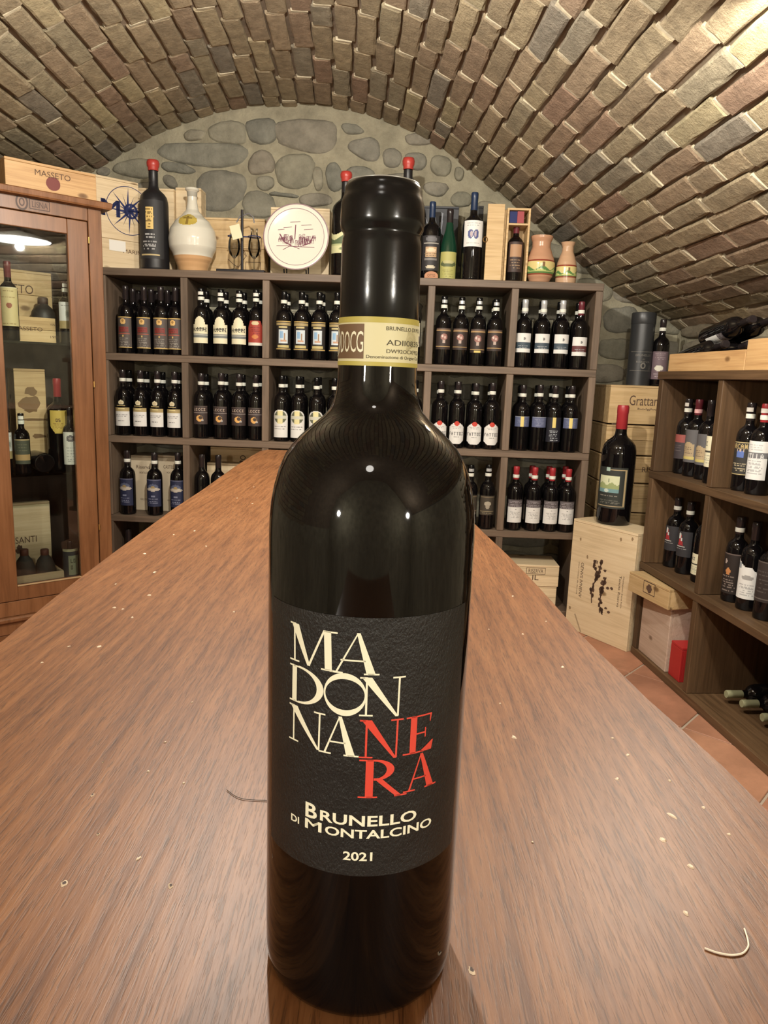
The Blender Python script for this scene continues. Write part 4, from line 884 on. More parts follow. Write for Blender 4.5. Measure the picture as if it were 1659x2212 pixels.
# glass stand
x, _ = SF.hit(523, 580, .06); st = thing('glass_stand', 'dark metal stand holding two grappa glasses, between the flask and the plate', 'stand', SF.w(x, .06, ZT), SF.a)
xa = SF.hit(472, 580, .06)[0]-x; xb = SF.hit(575, 580, .06)[0]-x
m = MB(); m.box(xa, xb, -.045, .045, 0, .012, bev=.002); m.obj('base_plate', M_iron, st)
zr = vz(SF, .06, 523, 453)-ZT; m = MB(); m.tube([(0, 0, .010), (0, 0, zr)], .006, 10); m.obj('rod', M_iron, st)
gx = SF.hit(549, 560, .06)[0]-x; g2 = SF.hit(506, 540, .06)[0]-x
for q in (gx, g2):
    zz = vz(SF, .06, 549, 512)-ZT; m = MB(); N_ = 20
    m.tube([(q+.0275*math.cos(2*math.pi*k/N_), .0275*math.sin(2*math.pi*k/N_), zz) for k in range(N_+1)], .0022, 6); m.tube([(0, 0, zz), (q-math.copysign(.0275, q), 0, zz)], .003, 6); m.obj('holder_ring', M_inkb, st)
m = MB(); m.tube([(g2+.01, 0, zz+.06), (-.01, 0, zz+.085), (.03, 0, zz+.10), (gx-.005, 0, zz+.085), (gx, 0, zz+.06)], .003, 8); m.obj('arched_wire', M_capS, st, smooth=True)
m = MB(); s_ = .03; T_m = Matrix.Rotation(math.radians(-15), 4, 'Y'); m.box(-s_*.75, s_*.75, -.0006, .0006, -s_, s_, T=lambda p: T_m @ p+Vector((g2+.018, -.042, zz+.012))); m.obj('paper_tag', flat('cream_tag', (.68, .66, .45), .7), st)
gl = [(.0, .001), (.022, .0005), (.021, .003), (.0035, .008), (.003, .050), (.008, .056), (.021, .070), (.027, .095), (.025, .125), (.017, .150), (.0145, .165), (.017, .185)]
for q, lb in ((gx, 'clear stemmed grappa glass on the right of the metal stand'), (g2, 'clear stemmed grappa glass on the left of the stand, by the paper tag')):
    t = thing('tasting_glass', lb, 'glass', SF.w(x+q, .06, ZT+.0125), SF.a, 'grappa glasses in the stand'); m = MB(); m.lathe(gl, 32); m.obj('bowl', M_crystal, t, smooth=True)
# plate with castle drawing
cx_, cz_ = SF.hit(640, 512, .07); Rp_ = vr(SF, .07, 640, 512, 71)
t = thing('plate', 'round cream plate with a maroon drawing of a hill town', 'plate', SF.w(cx_, .07, cz_-Rp_), SF.a)
lean = math.radians(-9); TM = lambda p: Vector((p.x, -p.z*math.cos(lean)+p.y*math.sin(lean)*-1, Rp_+p.y)) if False else Vector((p.x, p.y*math.sin(-lean)-p.z, Rp_+p.y*math.cos(lean)))
m = MB(); PPf = [(0, .0), (Rp_*.72, .0), (Rp_*.80, .004), (Rp_*.97, .010), (Rp_*1.0, .008), (Rp_*.98, .004), (Rp_*.80, -.003), (Rp_*.5, -.006), (0, -.006)]
rows = [[TM(Vector((r*math.sin(2*math.pi*k/56), r*math.cos(2*math.pi*k/56), z))) for k in range(56)] for r, z in PPf]
m.grid(rows, closed=True); m.obj('dish', flat('cream_glaze', (.72, .71, .62), .18), t, smooth=True)
F = Flat(); F.ring(0, 0, Rp_*.86, Rp_*.86, Rp_*.845, Rp_*.845, n=60); F.ring(0, 0, Rp_*.99, Rp_*.99, Rp_*.965, Rp_*.965, n=60)
m = MB(); m.v = [TM(Vector((a, b, .0075 if math.hypot(a, b) > Rp_*.5 else .001))) for a, b in F.v]; m.v = [TM(Vector((a, b, .0072 if math.hypot(a, b) < Rp_*.9 else .0108))) for a, b in F.v]; m.f = F.f; m.m = [0]*len(F.f); m.c = [None]*len(F.f); m.obj('rim_line', flat('mauve_glaze', (.28, .16, .20), .3), t)
F = Flat(); r = random.Random(5); q = Rp_/71
for k in range(60):
    X = r.uniform(-38, 38); b0 = -18+abs(X)*.25+r.uniform(-4, 6); hh = r.uniform(6, 20)*(1-abs(X)/70); F.line([(X*q, b0*q), (X*q, (b0+hh)*q), ((X+r.uniform(2, 6))*q, (b0+hh)*q), ((X+r.uniform(2, 6))*q, (b0)*q)], .8*q)
F.line([(-3*q, -5*q), (-2*q, 26*q)], 2*q); F.line([(-42*q, -20*q), (-10*q, -19*q), (8*q, -25*q)], 1.2*q); F.line([(-28*q, -28*q), (-14*q, -20*q), (40*q, -21*q)], 1.2*q); F.line([(-36*q, 6*q), (-24*q, -12*q), (-10*q, -18*q)], 2.4*q); F.line([(36*q, 2*q), (30*q, -12*q), (14*q, -18*q)], 2.4*q)
for a, b, c_ in ((-14, 31, 22), (10, 25, 22), (-28, 19, 18), (-40, 14, 14), (16, 16, 20)): F.line([(a*q, b*q), ((a+c_)*q, (b+2)*q)], 1*q)
m = MB(); m.v = [TM(Vector((a, b, .0012))) for a, b in F.v]; m.f = F.f; m.m = [0]*len(F.f); m.c = [None]*len(F.f); m.obj('town_drawing', flat('maroon_glaze', (.20, .06, .10), .3), t)
m = MB(); m.tube([(-.05, -.03, .02), (-.05, -.02, .0), (-.05, .05, -.0), (-.05, .035, .09)], .003, 6); m.tube([(.05, -.03, .02), (.05, -.02, .0), (.05, .05, -.0), (.05, .035, .09)], .003, 6)
o = m.obj('wire_stand', M_iron, t); o.location = (0, .004, ZT-(cz_-Rp_)+.003)
x0, x1, z0, z1 = boxpx(SF, .20, 585, 713, 447, 590); crate('plain pale crate standing upright behind the round plate', SF, x0, x1, .20, .31, ZT, z1, M_pinew, 1)
KIND['hill'] = KIND['hill'][:1]+(.10, .19)+KIND['hill'][3:]
top_bottle('hill', 743, 589, 371, 29, .10, 'red-waxed magnum half hidden left of the large bottle neck', glass=M_glassB, turn=-.2)
top_bottle('plain', 873, 598, 372, 28, .22, 'tall magnum behind the large bottle neck, only red wax top showing', glass=M_glassB) if False else None
KIND['waxplain'] = (None, 0, 0, M_wax, 0, ''); top_bottle('waxplain', 873, 596, 341, 30, .10, 'tall magnum behind the large bottle neck, only its red wax top showing')
x0, x1, z0, z1 = boxpx(SF, .24, 912, 992, 444, 595); F = Flat(); r = random.Random(2)
for k in range(90):
    a = r.uniform(-1.3, 1.3); L0 = r.uniform(.05, .16); L1 = L0+r.uniform(.03, .10); bx_, bz_ = .0, .10; P_ = [(bx_+L0*math.sin(a), bz_+L0*math.cos(a)), (bx_+L1*math.sin(a*1.05), bz_+L1*math.cos(a*1.05))]
    if all(abs(p_[0]) < (x1-x0)/2-.004 and p_[1] < z1-ZT-.006 for p_ in P_): F.line(P_, .0028)
crate('black box printed with fanned silver strokes behind the green bottle', SF, x0, x1, .24, .32, ZT, z1, flat('black_card', (.02, .022, .03), .5), 1, name='gift_box', cat='box', prints=(('silver_strokes', F, flat('silver_ink', (.35, .38, .45), .4)),))
top_bottle('oldgold', 928, 600, 436, 20.5, .10, 'dusty dark bottle with old gold label behind the clay coaster', glass=M_glassB)
top_bottle('yellow', 966, 600, 452, 18.5, .11, 'green glass bottle with yellow label, hand-sealed cork', glass=M_glassG, hock=True)
cp = bpy.data.objects[-1] if False else None
x, _ = SF.hit(931, 606, .025); t = thing('clay_coaster', 'small terracotta half-round plaque leaning before the old gold bottle', 'plaque', SF.w(x, .028, ZT), SF.a)
m = MB(); pts = [(.030*math.cos(math.pi*k/12), .012+.020*math.sin(math.pi*k/12)) for k in range(13)]+[(-.030, 0), (.030, 0)]; m.poly([(a, -.003, b) for a, b in pts][::-1]); m.poly([(a, .003, b) for a, b in pts])
for i in range(len(pts)): a, b = pts[i], pts[(i+1) % len(pts)]; m.quad((a[0], -.003, a[1]), (b[0], -.003, b[1]), (b[0], .003, b[1]), (a[0], .003, a[1]))
m.obj('plaque_body', flat('clay', (.45, .22, .12), .7), t); part('engraving', FT(('OTTO', -.017, .017, .008, .020)).flatmesh('engraving', M_ink, -.0036), t)
KIND['feet'] = KIND['feet'][:1]+(.145, .255)+KIND['feet'][3:]
top_bottle('feet', 1016, 603, 416, 23, .085, 'blue-capped bottle whose white label shows two blue faces', glass=M_glassB)
x0, x1, z0, z1 = boxpx(SF, .24, 1024, 1043, 444, 598); crate('narrow slate-grey carton close behind the blue-capped bottle', SF, x0-.01, x1+.005, .24, .32, ZT, z1, flat('slate_card', (.07, .075, .085), .6), 1, name='carton', cat='carton')
# open wooden gift box with its door
t0 = SF.hit(1087, 606, .05)[0]; t1 = SF.hit(1137, 606, .05)[0]; zt = vz(SF, .05, 1110, 449)-ZT; zm = vz(SF, .05, 1110, 484)-ZT
t = thing('gift_box', 'open upright pine bottle box with its door swung left, holding one bottle', 'box', SF.w((t0+t1)/2, .05, ZT), SF.a); w = (t1-t0)/2; D_ = .11
for a, b, c_, d_, nm in ((-w, -w+.009, 0, zt, 'side_board'), (w-.009, w, 0, zt, 'side_board'), (-w+.009, w-.009, zt-.009, zt, 'top_board'), (-w+.009, w-.009, zm-.004, zm+.004, 'shelf_board'), (-w+.009, w-.009, 0, .006, 'bottom_board')):
    m = MB(); m.box(a, b, 0, D_-.006, c_, d_, bev=.001); m.obj(nm, M_pine, t)
m = MB(); m.box(-w, w, D_-.006, D_, 0, zt); m.obj('back_board', M_pine, t)
m = MB(); m.box(-w+.012, .004, .012, .02, zm+.008, zt-.012); m.obj('blue_card', M_inkb, t)
m = MB(); m.box(-.006, w*.45, .004, .012, zm+.006, zm+.055); m.obj('red_card', flat('red_card', (.3, .03, .04), .5), t)
dl = SF.hit(1047, 604, -.0)[0]-(t0+t1)/2; 
for a, b, y0_, y1_, nm in ((dl-.0, dl+.075, -.012, -.002, 'door_panel'), (dl+.076, -w-.002, .012, .022, 'inner_panel')):
    m = MB(); m.box(a, b, y0_, y1_, 0, zt+.012 if nm == 'door_panel' else zt-.005, bev=.001); m.obj(nm, M_pine, t)
m = MB(); m.tube([(dl-.004+.009*math.cos(k*.524), -.016, .175+.011*math.sin(k*.524)) for k in range(13)], .002, 6); m.obj('ring_latch', M_brass, t)
bottle('orange', SF.w((t0+t1)/2, .05+.052, ZT+.0065), SF.a, 'dark bottle with small orange label inside the open pine gift box', R=.036, H=.262)
def vb(y0, y1, ytop, ybot, base):
    def fn(c, pr):
        f = lambda y: (y-ytop)/(ybot-ytop); a, b = f(y0), f(y1)
        c.fill(lambda u, v: True, base); c.fill(lambda u, v: a < v < b, (.66, .56, .24)); c.fill(lambda u, v: a < v < a+.03, (.25, .05, .03)); h = b-a
        c.fill(lambda u, v: a+h*(.58+.13*math.sin(u*34)) < v < a+h*.95, (.10, .22, .07)); c.fill(lambda u, v: a+h*(.72+.08*math.sin(u*34+1)) < v < a+h*.85, (.5, .55, .2)); c.fill(lambda u, v: abs((u*9) % 1-.5) < .06 and a+h*.22 < v < a+h*.6, (.12, .16, .05)); c.fill(lambda u, v: b-.015 < v < b+.015, (.25, .07, .04))
        c.fill(lambda u, v: abs(u-.5) < .03 and a+h*.2 < v < a+h*.5 and int(u*160) % 2, (.2, .12, .06))
    return fn
vase('clay_vase', 'wide terracotta vase with painted hills, larger of the two', 'vase', SF, .09, 1164, [(507, 24), (512, 23.5), (520, 20), (530, 19.5), (543, 24), (556, 29), (568, 31.5), (582, 31), (594, 27.5), (603, 22.5), (610, 19)], vb(560, 591, 507, 610, (.50, .28, .17)), ZT, 72, 60)
vase('clay_vase', 'slim terracotta vase with painted trees, smaller of the two, at rack end', 'vase', SF, .09, 1221, [(520, 15.5), (524, 14), (530, 12), (540, 12.5), (553, 17), (565, 20.5), (577, 22), (590, 22.5), (603, 22), (612, 21.5)], vb(571, 597, 520, 612, (.53, .34, .21)), ZT, 72, 60)
# cartons and crates inside the rack
for pl, pr_, pt, rw, d, lb in ((452, 548, 663, 1, .235, 'pale carton behind the cream-labelled bottles in the top row'), (622, 745, 668, 1, .235, 'pale carton behind the blue picture labels in the top row'), (955, 1050, 683, 1, .235, 'pale carton behind the gold-lined bottles in the top row'), (1150, 1240, 690, 1, .235, 'pale carton behind the blue-banded bottles in the top row')):
    x0, z1 = SF.hit(pl, pt, d); x1, _ = SF.hit(pr_, pt, d); crate(lb, SF, x0, x1, d, .325, SZ[rw]+.0005, z1, flat('pale_card', (.42, .40, .30), .8), 1, name='carton', cat='carton', prints=(('carton_print', FT(('VINO VINO VINO', -(x1-x0)*.45, (x1-x0)*.45, z1-SZ[rw]-.03, z1-SZ[rw]-.014)), M_ink),))
for pl, pr_, txt, lb in ((282, 329, 'Riserva', 'cream carton between the two navy-labelled bottles, left one'), (341, 388, 'CASTELLO', 'cream carton beside the upright in the third row, right one')):
    x0, z1 = SF.hit(pl, 983, .14); x1, _ = SF.hit(pr_, 983, .14); w = (x1-x0)/2; x0 = max(x0, -3*PX+TH+.003); h = z1-SZ[3]
    crate(lb, SF, x0, min(x1, -2*PX-TH-.003), .14, .30, SZ[3]+.0005, z1, flat('cream_card', (.66, .56, .40), .8), 1, name='carton', cat='carton', prints=(('carton_print', FT((txt, -w*.5, w*.8, h-.065, h-.048), ('MONTALCINO', -w*.2, w*.7, h-.09, h-.08), ('vino rosso', -w*.2, w*.6, .05, .062)), M_ink),))
x0, z1 = SF.hit(447, 999, .16); x1, _ = SF.hit(566, 999, .16); crate('low pale crate behind the two unlabelled bottles in the third row', SF, x0, x1, .16, .235, SZ[3]+.0005, z1, M_pinew, 2)
z2 = SF.hit(500, 966, .25)[1]; F = Flat(); F.disc(.02, z2-SZ[3]-.08, .022, .018, 12, .25); F.ring(.02, z2-SZ[3]-.05, .014, .012, .010, .008)
crate('yellowish crate with a stamped crest, highest in the third row', SF, x0-.005, x1+.01, .245, .325, SZ[3]+.0005, z2, M_pine, 1, prints=(('crest_print', F, M_ink),))
x0, z1 = SF.hit(1095, 1218, .04); x1, zb = SF.hit(1205, 1268, .04)
F = FT(('RISERVA', -.02, .05, .065, .085), ('IL', .0, .03, .03, .055)); F.line([(-.03, .06), (.06, .06), (.06, .09), (-.03, .09)], .002, True)
crate('weathered pale crate, upper of two in the lowest rack row', SF, x0, x1, .04, .24, zb, z1, M_pinew, 2, prints=(('stamped_print', F, M_ink),))
crate('weathered pale crate, lower of two in the lowest rack row', SF, x0, x1-.004, .045, .24, .0525, zb-.0006, M_pinew, 2)
# stack of crates in the corner, right of the back rack
x0 = SF.hit(1316, 900, .03)[0]; zz = [vz(SF, .03, 1365, y) for y in (832, 919, 986, 1046, 1110)]; zz += [zz[-1]-.20, 0.0]
def sp(*it): return (('stamped_print', FT(*it), M_ink),)
wds = (('pale crate with black gothic lettering, topmost of the corner stack', sp(('Grattamacco', -.09, .13, .085, .13), ('bolgheri', -.05, .06, .062, .075)), M_pine), ('weathered crate directly under the topmost crate of the corner stack', (), M_pine), ('crate with faint capitals, third in the corner stack', sp(('RISERVA', .0, .13, .05, .075)), M_pine), ('shadowed crate, fourth down in the corner stack', (), M_pine), ('crate fifth down in the corner stack behind the upright crate', (), M_pine), ('bottom crate of the corner stack, resting on the floor', (), M_pine))
for i in range(6):
    crate(wds[i][0], SF, x0-.002*i, x0+.36, .045, .34, zz[i+1]+.006 if i < 5 else 0.001, zz[i]-.0008, wds[i][2], 2 if i not in (0,) else 1, prints=wds[i][1], group='crates of the corner stack')
    if i < 5:
        for sx, sd in ((.02, 'left'), (.31, 'right')): m = MB(); m.box(0, .03, 0, .28, 0, .0058-.0002); o = m.obj('batten', M_shelf, None); o.location = SF.w(x0+sx, .045, zz[i+1]+.0001-.0005); o.rotation_euler = (0, 0, SF.a); tag(o, f'thin dark {sd} batten under the {("topmost", "second", "third", "fourth", "fifth")[i]} crate of the corner stack', 'batten', 'battens in the corner stack')
x, _ = SF.hit(1377, 832, .12); H = vz(SF, .12, 1377, 676)-zz[0]; R = vr(SF, .12, 1377, 760, 25)
t = thing('gift_tube', 'tall cylindrical dark grey gift tin standing on the corner crates', 'tin', SF.w(x, .12, zz[0]+.0006), SF.a)
M_tin = flat('dark_tin', (.045, .047, .05), .38, .3); m = MB(); m.lathe([(.0005, 0), (R, 0), (R, H*.845), (.0005, H*.846)], 40); autosmooth(m.obj('tube_body', M_tin, t), 40)
m = MB(); m.lathe([(R*1.015, H*.842), (R*1.03, H*.846), (R*1.03, H-.003), (R*1.0, H), (.0005, H)], 40); autosmooth(m.obj('lid', M_tin, t), 40)
F = FT(('BRUNELLO', -R*.7, R*.7, H*.40, H*.43), ('di', -R*.1, R*.1, H*.35, H*.37), ('RISERVA', -R*.6, R*.6, H*.31, H*.335)); F.ring(0, H*.27, .012, .014, .006, .008)
for zq in (.46, .20): F.quad((-R*1.2, H*zq), (R*1.2, H*zq), (R*1.2, H*zq+.0015), (-R*1.2, H*zq+.0015))
part('pale_print', F.wrap('pale_print', flat('pewter_ink', (.17, .16, .14), .5), R*1.01, .008), t)
# bottle with the mauve label, standing on the stack
for k in range(80):
    d = -.02+k*.004
    if SF.hit(1428, 690, d)[1] > zz[0]+.300: break
bottle('purple', SF.w(SF.hit(1424, 790, max(d, .07))[0], max(d, .07), zz[0]+.0006), SF.a-.25, 'bottle with mauve label and white oval beside the gift tin', R=.037, H=.30, n=32)
# big crate on end with branch print and the jeroboam
QF = Fr(1.062, 2.957, math.radians(-58.4)); xl, zc_ = QF.hit(1240, 1121, 0); _, zc2 = QF.hit(1382, 1157, 0); zc_ = .520
wq = 0-xl; F = Flat()
def QH(x, y): a, b = QF.hit(x, y, 0); return a-xl/2, b
Zq = lambda x, y: QH(1220+x/6.911, 1100+y/6.911)
r = random.Random(4)
for pts, w_ in (([(560, 780), (520, 900), (500, 1000), (430, 1120), (400, 1200), (400, 1400)], 9), ([(470, 760), (440, 860), (480, 950), (470, 1030)], 7), ([(620, 1020), (580, 1120), (550, 1220), (530, 1330), (520, 1450), (560, 1580)], 11)):
    P_ = [Zq(*p) for p in pts]; F.line(P_, .006)
    for i in range(len(P_)-1):
        for k in range(5):
            t_ = r.random(); F.disc(P_[i][0]+(P_[i+1][0]-P_[i][0])*t_+r.uniform(-.008, .008), P_[i][1]+(P_[i+1][1]-P_[i][1])*t_, .0035+w_*.0006*r.random(), .009*r.uniform(.6, 1.4), 9, .3)
for x_, y_ in ((600, 920), (640, 1180), (700, 1190), (610, 1480), (655, 1540)): a, b = Zq(x_, y_); F.disc(a, b, .009, .006, 10, .35)
a0, b0 = Zq(270, 800); a1, b1 = Zq(275, 1335)
F2 = Flat(); F2.text('GENVS IVNENV', a0-.009, a0+.008, b1, b0, up=True)
F2b = Flat(); F2b.text('vino rosso da tavola', a0-.024, a0-.017, b1+.01, b0, up=True)
a0, b0 = Zq(840, 1000); a1, b1 = Zq(830, 1480); F2c = Flat(); F2c.text('Tenuta Riserva', a0-.008, a0+.004, b1, b0, up=True); F2d = Flat(); F2d.text('Montalcino Siena Italia', a0+.012, a0+.019, b1, b0, up=True)
KN = []; F3 = Flat(); a0, b0 = Zq(150, 1560); F3.line([(a0, b0), (a0+.045, b0-.075)], .008)
for x_, y_ in ((240, 450), (840, 455), (340, 715), (75, 1470), (1010, 450)): a, b = Zq(x_, y_); F4 = Flat(); F4.disc(a, b, .006, .008, 9, .3); KN.append(F4)
zc_ = .520; crate('large pale crate standing on end, printed with a brown vine branch', QF, xl, 0, 0, .165, .0006, zc_, M_pinew, 1, th=.012, prints=(('branch_print', F, M_ink), ('sideways_lettering', F2, M_ink), ('sideways_lettering', F2b, M_ink), ('sideways_lettering', F2c, M_ink), ('sideways_lettering', F2d, M_ink), *[('knot', k_, flat('knot_brown', (.32, .22, .12), .7)) for k_ in KN], ('faint_stamp', F3, flat('faded_ink', (.42, .32, .2), .8))))
mp_ = onZ(1322, 1122, zc_); KIND['sea'] = KIND['sea'][:1]+(.075, .255)+KIND['sea'][3:]
dj = (mp_-CAM).length; jl = QF.w(0, 0); loc = Vector((mp_.x, mp_.y, zc_+.0006))
ly = .086; lx = QF.hit(1324, 1120, ly)[0]; loc = QF.w(lx, ly, zc_+.0006)
QH2 = Fr(loc.x, loc.y, math.radians(-24)); Hj = QH2.hit(1336, 875, 0)[1]-zc_
bottle('sea', loc, math.radians(-38), 'very large red-capped bottle with sea picture label on the upright crate', R=.0735, H=Hj, n=48)
# ------------------------------------------------------------------ right rack
RF = Fr(1.0854, 2.903, math.atan2(-.9963, .0854))
LV = [1.186, .788, .405, .031]; TB = [.030, .028, .028, .031]
rr_ = thing('wine_rack', 'warm brown wooden rack with square compartments along the right wall', 'shelf', RF.w(0, 0, 0), RF.a)
S0, S1, DP = -.052, 1.50, .33
for i, (z, tb) in enumerate(zip(LV, TB)):
    m = MB(); m.box(S0-.004, S1, -.004 if i == 0 else 0, DP, z-tb, z, bev=.002); m.obj('top_board' if i == 0 else 'shelf_board', M_rshelf, rr_)
M_rsv = wood('right_upright_wood', [(.055, .030, .013), (.10, .056, .026), (.15, .088, .043)], grain=(60, 60, 3), fine=(260, 260, 6), rough=.5, bump=.12)
POST = [(S0, S0+.034), (.395, .427), (.93, .962), (1.43, 1.462)]
for a, b in POST:
    for i in range(3): m = MB(); m.box(a, b, .002, DP, LV[i+1]+.0005, LV[i]-TB[i]-.0005, bev=.002); m.obj('upright', M_rsv, rr_)
def rbottle(kind, px, py, lv, label, turn=0, y=.10, H=.295):
    s = px
    return bottle(kind, RF.w(s, y, LV[lv]+.0005), RF.a+turn, label, 'bottles on the right rack', R=.0365, H=H, n=32)
rbottle('pinkdark', .022, 950, 1, 'bottle with brick-red topped label, upper left compartment of right rack', .15)
rbottle('house', .102, 950, 1, 'pink-banded bottle with grey label and tan house, right rack', .35)
rbottle('house2', .192, 960, 1, 'bottle with violet-grey label and tan house, right rack', .25)
rbottle('twocream', .305, 960, 1, 'bottle with two-part cream label beside the upright, right rack', -.1, y=.075)
rbottle('crown', .466, 970, 1, 'bottle with black label and blue crown, right rack', .5, y=.09)
rbottle('whiteband', .548, 970, 1, 'red-capped bottle with tall white label at the right photo edge', .5, y=.09)
rbottle('figure', .024, 1170, 2, 'left of two bottles with red robed figure labels, right rack', .35, H=.285)
rbottle('figure', .128, 1180, 2, 'right of two bottles with red robed figure labels, right rack', .45, H=.285)
rbottle('hcream', .255, 1185, 2, 'dark bottle with low cream label, middle row of right rack', .1)
rbottle('filigree', .488, 1210, 2, 'bottle with dark filigree label, middle row of right rack', .4, y=.09)
rbottle('torn', .580, 1220, 2, 'bottle with torn-edged white label, middle row of right rack', .75, y=.09)
rbottle('darkframe', .680, 1235, 2, 'nearly black labelled bottle at the right photo edge, middle row', .5, y=.09)
# bottom left compartment: crates
crate('large pinkish-white crate in the bottom left compartment of the right rack', RF, -.010, .232, .012, .25, LV[3]+.0006, .290, wood('whitewashed_wood', [(.42, .30, .22), (.55, .42, .33), (.64, .52, .43)], rough=.6, rnd=0, knots=1), 1, th=.012)
F = Flat(); F.line([(-.03, .025), (.045, .025), (.045, .072), (-.03, .072)], .003, True); F.disc(.008, .048, .020, .016, 14, .25)
c2 = Fr(*RF.w(-.012, -.058)[:2], RF.a+.16); crate('small honey crate with framed stamp resting on the whitish crate', c2, 0, .27, 0, .20, .2908, .2908+.080, M_pine, 1, prints=(('framed_stamp', F, M_ink),))
crate('small bright red carton at the foot of the right rack compartment', RF, .245, .330, .02, .20, LV[3]+.0006, .168, flat('red_carton', (.42, .02, .02), .5), 1, name='carton', cat='carton')
LS_ = []
for px, py, zc_b, lb in ((1566, 1494, .078, 'lying dusty bottle with pale neck, uppermost of three on the floor board'), (1592, 1514, .070, 'lying dusty bottle with banded neck, middle of three on the floor board'), (1643, 1549, .070, 'lying dusty bottle at the photo edge, nearest of three')):
    p = onZ(px, py, zc_b); s = (p-RF.o).dot(RF.ex); y = (p-RF.o).dot(RF.ey); y = max(y, .01)
    s = max(s, LS_[-1]+.076) if LS_ else s; LS_.append(s); t = bottle('olivecap', RF.w(s, y+.295, LV[3]+.0375), 0, lb, 'bottles lying at the bottom of the right rack', R=.036, H=.29)
    t.rotation_euler = (math.radians(90), 0, RF.a)
# crates on top of the right rack
TZ = LV[0]+.0006
s0, _ = RF.hit(1443, 800, .02); s1, _ = RF.hit(1611, 760, .02); _, z1 = RF.hit(1520, 760, .02)
crate('low honey-coloured open crate of lying bottles on the right rack', RF, s0, s1, .02, .30, TZ, z1, M_pineo, 1, open_top=True)
s2 = s1+.005; _, z2 = RF.hit(1625, 732, .02); crate('taller honey-coloured crate at the right photo edge on the rack', RF, s2, s2+.40, .02, .30, TZ, z2, M_pineo, 1, open_top=True)
for i, (sx, dy, dz, k, lb) in enumerate(((s0+.02, .072, .048, 'plaind', 'dark bottle lying lowest at the aisle side of the low open crate'), (s0+.04, .150, .050, 'plaind', 'dark bottle lying in the middle of the low open crate'), (s0+.05, .228, .055, 'plaind', 'dark bottle lying at the wall side of the low open crate'), (s0+.10, .111, .128, 'whitestripe', 'dark bottle with white label strip lying on top in the low crate'), (s0+.09, .192, .132, 'plaind', 'unlabelled dark bottle lying on top in the low open crate'))):
    t = bottle(k, RF.w(sx, dy, TZ+dz), 0, lb, 'bottles lying in the low open crate'); t.rotation_euler = (math.radians(0), 0, 0)
    ex = (RF.ex*math.cos(.16)+Vector((0, 0, 1))*math.sin(.16)); t.rotation_euler = (Matrix((RF.ey.cross(ex)*-1 if False else ex.cross(RF.ey).cross(ex)*0+RF.ey, ex.cross(RF.ey), ex)).transposed()).to_euler()
for i in range(2):
    t = bottle('whitestripe', RF.w(s2+.05+.05*i, .08+.09*i, z2-.04), 0, f'dark bottle with white label lying in the taller crate, {"nearer the aisle" if i == 0 else "nearer the wall"}', 'bottles lying in the taller crate')
    ex = (RF.ex*math.cos(.10)+Vector((0, 0, 1))*math.sin(.10)); t.rotation_euler = (Matrix((RF.ey, ex.cross(RF.ey), ex)).transposed()).to_euler()
# ------------------------------------------------------------------ cherry cabinet
p0 = ray(243, 1190); p0 = CAM+p0*(3.05/p0.y); KF = Fr(p0.x, p0.y, math.radians(90-48.72))
cab = thing('display_cabinet', 'reddish cherry wood display cabinet with glass door full of old bottles', 'cabinet', (p0.x, p0.y, 0), KF.a)
zct = KF.hit(238, 432, -.03)[1]; zcb = KF.hit(222, 455, 0)[1]; zdt = KF.hit(190, 480, 0)[1]; zgt = KF.hit(157, 507, 0)[1]; zgb = KF.hit(159, 1246, 0)[1]; zdb = KF.hit(117, 1284, 0)[1]; zb2 = KF.hit(61, 1326, 0)[1]
sj = KF.hit(205, 900, 0)[0]; sgr = KF.hit(161, 900, 0)[0]; sgl = KF.hit(22, 1000, 0)[0]; sL = sgl+(sgr-sj); SLL = sL+sj
DC = .33
def cb(name, a, b, c_, d_, e, f, mat=M_cab, par=None, bev=.002): m = MB(); m.box(a, b, c_, d_, e, f, bev=bev); return m.obj(name, mat, par or cab)
cb('corner_post', sj+.001, 0, 0, .05, zb2, zcb); cb('corner_post', SLL, sL-.001, 0, .05, zb2, zcb)
cb('side_panel', -.018, 0, .051, DC, zb2, zcb); cb('side_panel', SLL, SLL+.018, .051, DC, zb2, zcb); cb('back_panel', SLL+.019, -.019, DC-.012, DC, zb2, zcb, wood('dark_back_wood', [(.02, .012, .008), (.035, .02, .013), (.05, .03, .02)], grain=(20, 20, 3), rough=.6))
cb('frieze', sL, sj, .0, .025, zdt+.004, zcb); cb('bottom_panel', SLL+.019, -.019, .03, DC-.013, zdb-.02, zdb+.002); cb('base_rail', sL, sj, 0, .03, zb2, zdb-.003)
m = MB(); zct -= .012; cp_ = [(0, zcb), (-.006, zcb+.008), (-.009, zcb+(zct-zcb)*.35), (-.028, zct-.026), (-.031, zct-.020), (-.034, zct-.004), (-.030, zct)]
def corn(pts):
    rows = []
    for o_, z in pts: rows.append([(SLL+o_, DC, z), (SLL+o_, o_, z), (-o_, o_, z), (-o_, DC, z)])
    m.grid(rows, flip=True); z = pts[-1][1]; o_ = pts[-1][0]; m.quad((SLL+o_, o_, z), (-o_, o_, z), (-o_, DC, z), (SLL+o_, DC, z))
corn(cp_); m.quad((SLL, 0, zcb), (0, 0, zcb), (0, DC, zcb), (SLL, DC, zcb)); m.obj('cornice', M_cab, cab)
zf = zb2; cb('base_moulding', SLL-.02, .02, -.02, DC, zf-.022, zf-.0005, bev=.006); cb('base_drawer_front', SLL, 0, -.004, .02, .05, zf-.024, bev=.003); cb('base_side', -.018, 0, .0205, DC, .0, zf-.024); cb('base_side', SLL, SLL+.018, .0205, DC, .0, zf-.024); cb('plinth', SLL, 0, .0, .02, 0, .049)
dr = cb('door_frame', sj-(sj-sgr), sj-.004, -.004, .020, zdb, zdt)
